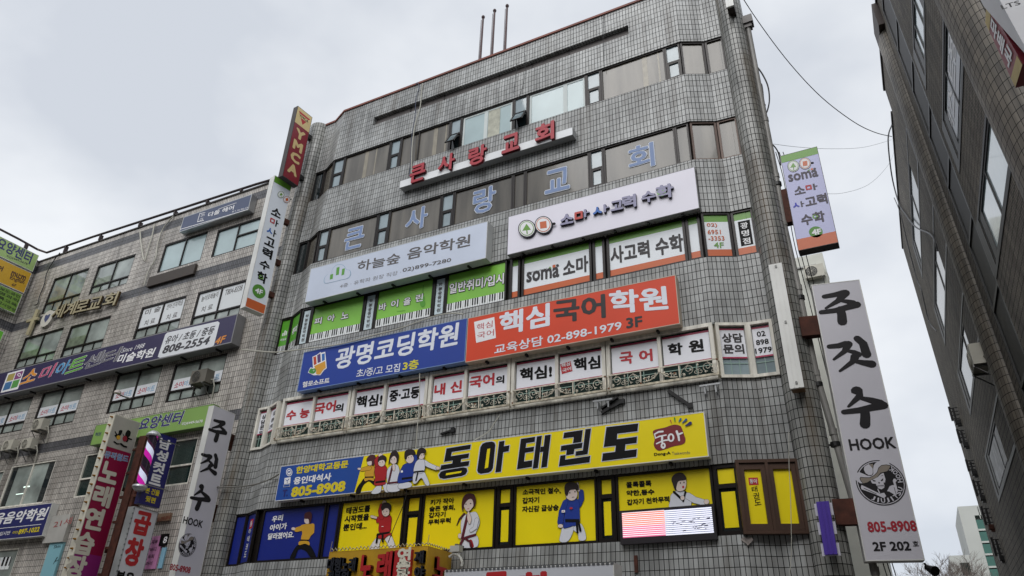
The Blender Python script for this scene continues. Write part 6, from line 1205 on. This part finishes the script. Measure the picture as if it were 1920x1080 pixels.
def between(y0, y1, pts):
    n = len(pts)-1; o_ = []
    for i, (x, y) in enumerate(pts): Y = y0+(y1-y0)*i/n; P = FAC.off(-Y); o_.append(P.pt(*P.px(x, y)))
    return o_
yb = b.y
cable('thick black overhead cable sagging across the alley to the brown building', between(.9, yb, ((1370, -40), (1420, 38), (1480, 118), (1540, 182), (1600, 228), (1640, 248), (1672, 256))), .016)
cable('thin grey wire crossing the alley high above the lavender sign', between(.9, yb, ((1450, 270), (1500, 276), (1560, 279), (1620, 276), (1672, 262))), .006, paint('wire_pale', (150, 156, 164)))
cable('faint drooping wire above the white far building', between(.9, yb+2, ((1530, 362), (1580, 362), (1630, 345), (1665, 310), (1676, 285))), .005, paint('wire_pale', (150, 156, 164)))
for y, l, x0 in ((1.1, 'black cable running down behind the drainpipe', 8), (1.3, 'second thin cable behind the drainpipe near the lavender sign', 16), (1.5, 'third thin cable behind the drainpipe close to the grey sign', 25)):
    cable(l, pc(y, 'p', (1448+x0*.8, 285), (1462+x0, 340), (1480+x0, 450), (1508+x0, 560), (1545+x0, 710), (1578+x0, 830), (1618+x0, 960), (1655+x0, 1080)), .011, group='cables behind the drainpipe')
cable('bundle of looped grey cable at the top of the drainpipe', pc(.9, 'H', (1830, 490), (1880, 560), (1920, 650), (1930, 760), (1905, 850), (1890, 780), (1880, 680), (1870, 630), (1860, 660), (1885, 760), (1900, 790)), .022, paint('cable_grey', (80, 80, 82)))
cable('looped cables bulging out above the lavender sign', pc(.9, 'O', (5, -100), (12, -20), (45, 15), (70, 50), (85, 95), (95, 160)), .018)
cable('pale cable hanging from the roof over the brown glass', pc(-.05, 'D', (1250, 85), (1240, 160), (1232, 260), (1200, 370), (1180, 480), (1168, 600), (1165, 760)), .018, LCABLE)
cable('dark cable hanging beside the pale one from the roof', pc(-.05, 'D', (1200, 95), (1212, 80), (1222, 120), (1200, 200), (1192, 330), (1170, 470), (1160, 650), (1150, 780)), .014, paint('cable_blue_grey', (64, 70, 92)))
for l, pts in (('thin wire from the blind strip down to the open vent', ((36, 480), (30, 560), (20, 640), (10, 700))), ('second thin wire near the vents of the top row', ((96, 400), (98, 560), (70, 680), (40, 760)))): cable(l, pc(-.04, 'H', *pts), .007)
cable('thin dark wire hanging down the right part of the top wall', pc(-.03, 'H', (685, 110), (688, 300), (690, 520)), .007)
cable('cream cable draped along the wall above the blue sign', pc(-.36, 'E', (-110, 1000), (0, 1012), (130, 1022), (220, 1015), (420, 990), (640, 960), (860, 900), (1060, 850), (1230, 790), (1370, 745), (1480, 730), (1555, 738)), .022, LCABLE)
cable('grey wires running from the left column to the taekwondo sign', pc(-.1, 'G', (20, 412), (160, 412), (300, 395), (400, 365), (500, 312)), .02, paint('wire_grey', (120, 118, 112)))
cable('second grey wire sagging beside the first at the left column', pc(-.1, 'G', (20, 420), (140, 432), (240, 425), (320, 395), (440, 350), (495, 318)), .012, paint('wire_grey', (120, 118, 112)))
cable('pair of pale cords hanging in front of the second white window', pc(-.25, 'F', (1228, 100), (1225, 300), (1212, 480), (1198, 660)), .013, LCABLE)
cable('bent pale wires under the middle window guard', pc(-.1, 'F', (1830, 410), (1790, 470), (1740, 540), (1640, 600)), .013, LCABLE)
cable('thin string hanging down the right end of the front', pc(-.15, 'L', (716, 0), (718, 250), (728, 450), (734, 700), (735, 900), (722, 1080)), .007, LCABLE)
cable('black cord leaning across the red uniform film', pc(-.3, 'G', (1450, 440), (1435, 520), (1370, 680), (1310, 830)), .01)
cable('black cable clinging to the top of the beige wall', pc(.52, 'w', (450, 175), (400, 240), (350, 330), (330, 420), (300, 490), (280, 560), (255, 568)), .025)
for l, pts in (('white pipe crossing the beige wall near the roof', ((1050, 650), (1055, 720), (1065, 800), (1078, 870))), ('second white conduit on the beige wall', ((1160, 600), (1140, 690), (1110, 790), (1085, 880))), ('long grey conduit bending down the beige wall', ((1300, 540), (1220, 640), (1180, 760), (1165, 860), (1110, 960), (1080, 1060)))): cable(l, pc(.53, 'A', *pts), .03, LCABLE, 'conduit')
cable('cables hanging down the wall edge of the brown building', [RP.pt(*RP.px(x, y), .06) for x, y in ((1676, 232), (1668, 262), (1675, 330), (1688, 380), (1700, 400), (1720, 425), (1750, 440), (1762, 470))], .03, paint('cable_grey', (80, 80, 82)))
cable('loose cable trailing down the far corner of the brown building', [RP.pt(*RP.px(x, y), .08) for x, y in ((1680, 370), (1692, 400), (1704, 450), (1722, 520), (1732, 545), (1745, 600), (1760, 620))], .02, paint('cable_grey', (80, 80, 82)))

# ------------------------------------------------------------------ odds and ends on the grey front
def wallbar(name, label, c, p0, p1, w, m, cat='bracket'):
    P = fac(.06); a, b = P.px(*q(c, *p0)), P.px(*q(c, *p1)); mb = MB(); d = Vector((b[0]-a[0], b[1]-a[1])).normalized(); n_ = Vector((-d.y, d.x))*w
    o = thing(name, label, cat, P.pt(*b)); mb.prism(P, [(a[0]+n_.x, a[1]+n_.y), (a[0]-n_.x, a[1]-n_.y), (b[0]-n_.x, b[1]-n_.y), (b[0]+n_.x, b[1]+n_.y)], -.05, .02); mb.build('bar', m, o)
    mb = MB(); mb.box(P, b[0]-.06, b[0]+.06, b[1]-.06, b[1]+.06, -.058, .03); mb.build('foot', m, o); return o
o = wallbar('old_lamp_arm', 'dark steel frame leaning on the tiles under the fourth window guard', 'J', (670, 935), (825, 850), .035, BLACK); P = fac(.12)
mb = MB(); a, b = P.px(*q('J', 665, 925)), P.px(*q('J', 790, 838)); d = Vector((b[0]-a[0], b[1]-a[1])).normalized(); n_ = Vector((-d.y, d.x))*.02; mb.prism(P, [(a[0]+n_.x, a[1]+n_.y+.08), (a[0]-n_.x, a[1]-n_.y+.08), (b[0]-n_.x, b[1]-n_.y+.08), (b[0]+n_.x, b[1]+n_.y+.08)], -.1, .0); mb.build('upper_bar', BLACK, o)
wallbar('old_lamp_arm', 'dark steel arm sloping down on the tiles right of centre', 'J', (1170, 768), (1335, 882), .04, BLACK)
wallbar('old_lamp_arm', 'short dark arm on the tiles above the taekwondo sign', 'F', (1385, 555), (1475, 525), .025, BLACK)
for l, c, p0, p1 in (('thin aluminium shelf bracket under the fourth guard', 'J', (605, 850), (750, 826)), ('rusty aluminium shelf bracket under the right guard end', 'J', (1405, 735), (1560, 712))):
    P = fac(.18); a, b = P.px(*q(c, *p0)), P.px(*q(c, *p1)); o = thing('shelf_bracket', l, 'bracket', P.pt(a[0], a[1]), 'shelf brackets under the guards'); mb = MB(); mb.box(P, a[0], b[0], a[1]-.02, a[1]+.02, -.02, 0); mb.build('bar', ALU, o)
    boxes('leg', ALU, o, P, [(x, x+.03, a[1]-.2, a[1]-.021, -.178, -.02) for x in (a[0]+.1, b[0]-.13)])
P = fac(.05); a = P.px(*q('K', 1245, 925)); mb = MB(); mb.box(P, a[0]-.04, a[0]+.04, a[1]-.36, a[1], -.045, 0); o = mb.build('rusty_plate', RUST); tag(o, 'small rusty upright plate on the tiles under the light board', 'plate')
P = fac(.004); k = rect(P, 'L', ((355, 790), (440, 788), (445, 850), (362, 852))); mb = MB(); mb.prism(P, [(k[0], k[2]+.12), (k[0]+.04, k[3]), (k[1], k[3]-.01), (k[1]+.02, k[2]+.1), (k[1]-.1, k[2]), (k[0]+.1, k[2]+.04)], -.003, .004); o = mb.build('bare_patch', mat('bare_plaster', (176, 166, 160), .9, 0, .6, 9), MAIN)

# ------------------------------------------------------------------ foot of the picture: neon box and white sign
P = fac(1.2); kk = [P.px(*q('b', *p)) for p in ((62, 118), (695, 80))]; s0, s1 = kk[0][0], kk[1][0]; t1 = (kk[0][1]+kk[1][1])/2
AMB = paint('neon_amber', (196, 152, 36), .45, .25)
NB, d4 = signbox_m('neon_box_sign', 'amber yellow box sign with red and black neon tube letters at the bottom centre', 'sign', P, s0, s1, 2.3, t1, 1.1, AMB, AMB, .015)
NRED = paint('neon_red', (180, 40, 44), .4); NBLK = paint('neon_black', (34, 36, 44), .4); TUBEG = mat('neon_tube', (206, 208, 204), .2)
for ch, x0, x1, y, h_, m in (('노', 270, 355, 225, 50, NRED), ('래', 385, 480, 205, 50, NRED)): txt(NB, P, ch, q('b', x0, y+4), q('b', x1, y-4), h_, m, .05, .01, name='letter', depth=.12, side=paint('neon_red_side', (110, 26, 30), .5))
for ch, x0, x1 in (('대', 62, 105), ('형', 108, 150), ('노', 155, 195), ('래', 200, 245)): txt(NB, P, ch, q('b', x0, 205), q('b', x1, 201), 26, NBLK, .04, .01, name='letter', depth=.1)
for ch, x0, x1 in (('전', 62, 105), ('문', 108, 150), ('업', 155, 200)): txt(NB, P, ch, q('b', x0, 282), q('b', x1, 278), 20, NBLK, .04, .01, name='letter', depth=.1)
for ch, y in (('재', 155), ('야', 255)): txt(NB, P, ch, q('b', 620, y+2), q('b', 682, y-2), 24, NBLK, .04, .01, name='letter', depth=.1)
k = rect(P, 'b', ((495, 115), (605, 105), (585, 330), (475, 340))); mb = MB(); mb.box(P, k[0], k[1], k[2]-.6, k[3], .002, .09); mb.build('red_tablet', NRED, NB)
for i, ch in enumerate('연습장'): c = P.off(.092).px(*q('b', 541-i*5, 145+i*66)); txt_m(NB, P.off(.092), ch, c[0]-.2, c[1], c[0]+.2, c[1], .4, CREAM, .04, .004)
SPL = Plane(P.pt(s1+.002, 0, 0), (0, 1, 0))
for i, ch in enumerate(('노', '래')): txt_m(NB, SPL, ch, .25, t1-.45-i*.6, .85, t1-.45-i*.6, .5, NRED, .04, .004, name='letter', depth=.08, side=paint('neon_red_side', (110, 26, 30), .5))
mb = MB(); rr = random.Random(5)
for i in range(26): x = s0+(s1-s0)*i/26; mb.tube([P.pt(x, t1+.02, -.02), P.pt(x+.06, t1+.06+.03*rr.random(), .0), P.pt(x+(s1-s0)/26, t1+.02, -.02)], .012, 5)
for i in range(10): y = i/10*1.1; mb.tube([P.pt(s1, t1+.02, -y), P.pt(s1, t1+.07, -y-.05), P.pt(s1, t1+.02, -y-.11)], .012, 5)
for x in (s0+.02, s1-.02): mb.tube([P.pt(x, t1+.02, .0), P.pt(x+.04, t1+.25, .02)], .008, 4)
mb.build('tube_wiring', mat('wiring_cream', (170, 160, 130), .5), NB)
P = fac(1.0); kk = [P.px(*p) for p in ((834, 1070), (1151, 1054))]; 
WB, d4 = signbox_m('white_bottom_sign', 'white sign box with red letters cut by the bottom edge of the picture', 'sign', P, kk[0][0], kk[1][0], 1.9, (kk[0][1]+kk[1][1])/2, .5, paint('panel_cool_white', (204, 206, 212), .45), CASE, .025)
mb = MB(); n = 40; t1 = (kk[0][1]+kk[1][1])/2
for i in range(n): x = kk[0][0]+(kk[1][0]-kk[0][0])*(i+.3)/n; mb.box(P, x, x+.07, t1-.035, t1+.012, -.01, .012)
mb.build('edge_clip', paint('clip_grey', (96, 98, 100), .5, .2), WB)
for tx, x0, x1 in (('무', 905, 955), ('한', 970, 1035)): txt(WB, P, tx, (x0, 1104), (x1, 1101), 62, RED, .05)
P = fac(.35); k = rect(P, 'b', ((838, 82), (905, 80), (900, 118), (848, 122))); o = thing('floodlight', 'small white floodlight with a coiled white cable below the girl film', 'lamp', P.pt(k[0], k[2])); mb = MB(); mb.box(P, k[0], k[1], k[2], k[3], -.12, .06); mb.build('head', paint('lamp_shell', (186, 186, 180), .5, .2), o)
mb = MB(); mb.box(P, k[0]+.1, k[1]-.1, k[3], k[3]+.05, -.34, -.0); mb.build('arm', STEEL, o)
pts = [P.pt(*P.px(*q('b', *p))) for p in ((835, 150), (860, 132), (885, 136), (905, 160), (915, 190), (910, 215))]
mb = MB(); 
for i in range(len(pts)-1):
    for f in (0, .33, .66): c = pts[i].lerp(pts[i+1], f); dd = (pts[i+1]-pts[i]).normalized()*.018; mb.tube([c-dd, c+dd], .035, 8)
mb.tube(pts, .02, 6); mb.build('coiled_cable', paint('coil_white', (196, 196, 190), .5), o)

# ------------------------------------------------------------------ beyond the alley
APW = mat('apartment_white', (186, 188, 182), .7, 0, .1, .2); APG = mat('apartment_green', (58, 104, 94), .6, 0, .12); APD = paint('apartment_shade', (120, 130, 128), .6)
PA = Plane((0, 84, 0), (1, 0, 0)); a = PA.px(1795, 950); t1 = a[1]; x0 = a[0]; xb = PA.px(*q('Q', 1545, 615))[0]
o = thing('apartment_block', 'tall white apartment block with green balcony fronts beyond the alley', 'building', PA.pt(x0+9, 0))
mb = MB(); mb.box(PA, x0, xb, 0, t1, -12, 0); mb.box(PA, xb, x0+22, t1-1.1, t1, -12, 0); mb.box(PA, xb, x0+22, 0, t1-1.101, -12, -1.3); mb.build('wall', APW, o)
fl = []
for i, y in enumerate((655, 755, 845, 945, 1030)): fl.append(PA.px(*q('Q', 1640, y))[1])
st = (fl[0]-fl[-1])/4
for i in range(8):
    z = fl[0]-st*i
    if z < 2: break
    mb = MB(); mb.box(PA, xb+.01, x0+21.9, z-1.0, z, -1.25, .02); mb.build('balcony_front', APG, o)
    mb = MB(); mb.box(PA, xb+.01, x0+21.9, z-1.2, z-1.001, -1.25, .05); mb.build('balcony_slab', APW, o)
    mb = MB(); [mb.box(PA, xb+.6+k*3, xb+2.6+k*3, z+.1, z+1.2, -1.29, -1.22) for k in range(5)]; mb.build('window', GLASSDK, o)
    mb = MB(); [mb.box(PA, xb+.5+k*1.5, xb+.58+k*1.5, z+.002, z+1.45, -.06, 0) for k in range(13)]; mb.box(PA, xb+.02, x0+21.9, z+.7, z+.76, -.05, -.01); mb.build('balcony_glazing_bar', APW, o)
PA2 = Plane((0, 70, 0), (1, 0, 0)); a = PA2.px(1779, 1042); b = PA2.px(1818, 1042); o = thing('low_white_house', 'low white building in front of the apartment block behind bare trees', 'building', PA2.pt(a[0]+1.5, 0))
mb = MB(); mb.box(PA2, a[0], b[0], 0, a[1], -8, 0); mb.build('wall', APW, o)
mb = MB(); mb.box(PA2, a[0]+(b[0]-a[0])*.45, b[0]-.2, a[1]-1.8, a[1]-.7, .004, .06); mb.build('window', GLASSGR, o)
PA3 = Plane((0, 20, 0), (1, 0, 0)); a = PA3.px(1500, 482); b = PA3.px(1542, 473); b2 = PA3.px(1556, 545); xr = (b[0]+b2[0])/2
o = thing('cream_rear_building', 'cream rear building with an outdoor unit just above the grey upright sign', 'building', PA3.pt(xr-3, 0))
mb = MB(); mb.box(PA3, xr-5, xr, 0, a[1], -6, 0); mb.build('wall', mat('rear_cream', (206, 206, 196), .7, 0, .12), o)
k = rect(PA3, 'O', ((285, 950), (340, 945), (345, 1010), (290, 1015))); mb = MB(); mb.box(PA3, k[0], k[1], k[2], k[3], .003, .05); mb.build('window', GLASSGR, o)
mb = MB(); z = PA3.px(*q('O', 350, 912))[1]; mb.box(PA3, xr-3, xr-.4, z-.04, z+.04, .003, .1); mb.build('pipe', STEEL, o)
k = PA3.px(*q('O', 290, 1032)); ac_unit('tiny outdoor unit on the cream rear building above the grey sign', PA3, k[0], k[1]-.02, .95, .7, .3, group=None)
# bare winter trees
BARK = mat('bare_bark', (112, 100, 92), .9, 0, .3, 3)
def bare_tree(base, h, seed, label):
    rr = random.Random(seed); o = thing('bare_tree', label, 'tree', base, 'bare trees at the end of the alley')
    tr = MB(); cw = MB()
    def grow(mb, p, d, l, r, lv):
        e = p+d*l; mid = p+d*(l*.5)+Vector((rr.uniform(-1, 1), rr.uniform(-1, 1), 0))*l*.06; mb.tube([p, mid, e], r, 5 if lv < 2 else 3, 0, False, r*.62)
        if lv >= 6 or l < .12: return
        for i in range(3 if lv < 4 else 4):
            ax = Vector((rr.uniform(-1, 1), rr.uniform(-1, 1), rr.uniform(-.3, .6))).normalized(); nd = (d*.75+ax*rr.uniform(.4, .75)+Vector((0, 0, .12))).normalized()
            grow(cw, p.lerp(e, rr.uniform(.55, 1)), nd, l*rr.uniform(.58, .78), max(r*.52, .008), lv+1)
    grow(tr, Vector(base), Vector((0, 0, 1)), h*.3, h*.013, 0)
    tr.build('trunk', BARK, o); cw.build('crown', BARK, o); return o
for i, (px, y, top, l) in enumerate(((1625, 46, 1042, 'bare tree behind the foot of the grey upright sign'), (1690, 52, 1020, 'tall bare tree just right of the grey upright sign'), (1762, 56, 1005, 'bare tree in front of the low white building'), (1812, 60, 1035, 'bare tree at the foot of the apartment block'))):
    PT = Plane((0, y, 0), (1, 0, 0)); a = PT.px(px, top); bare_tree((a[0], y, 0), a[1]*1.3, 11+i, l)
# lamp hanging under the right jiu jitsu sign
PJ = Plane((-.78, .1, 0), (math.cos(R(10)), math.sin(R(10)), 0)); a = PJ.px(1743, 1062); o = thing('sign_spotlight', 'small black spotlight under the lower right corner of the grey upright sign', 'lamp', PJ.pt(a[0], a[1]-.15))
mb = MB(); mb.tube([PJ.pt(a[0]-.06, a[1]+.07, -.1), PJ.pt(a[0]-.02, a[1]-.0, -.06)], .02, 6); mb.build('arm', BLACK, o)
mb = MB(); mb.tube([PJ.pt(a[0]-.04, a[1]-.0, -.1), PJ.pt(a[0]+.02, a[1]-.06, .0), PJ.pt(a[0]+.06, a[1]-.1, .08)], .05, 10, 0, True, .1); mb.build('lamp_head', BLACK, o)
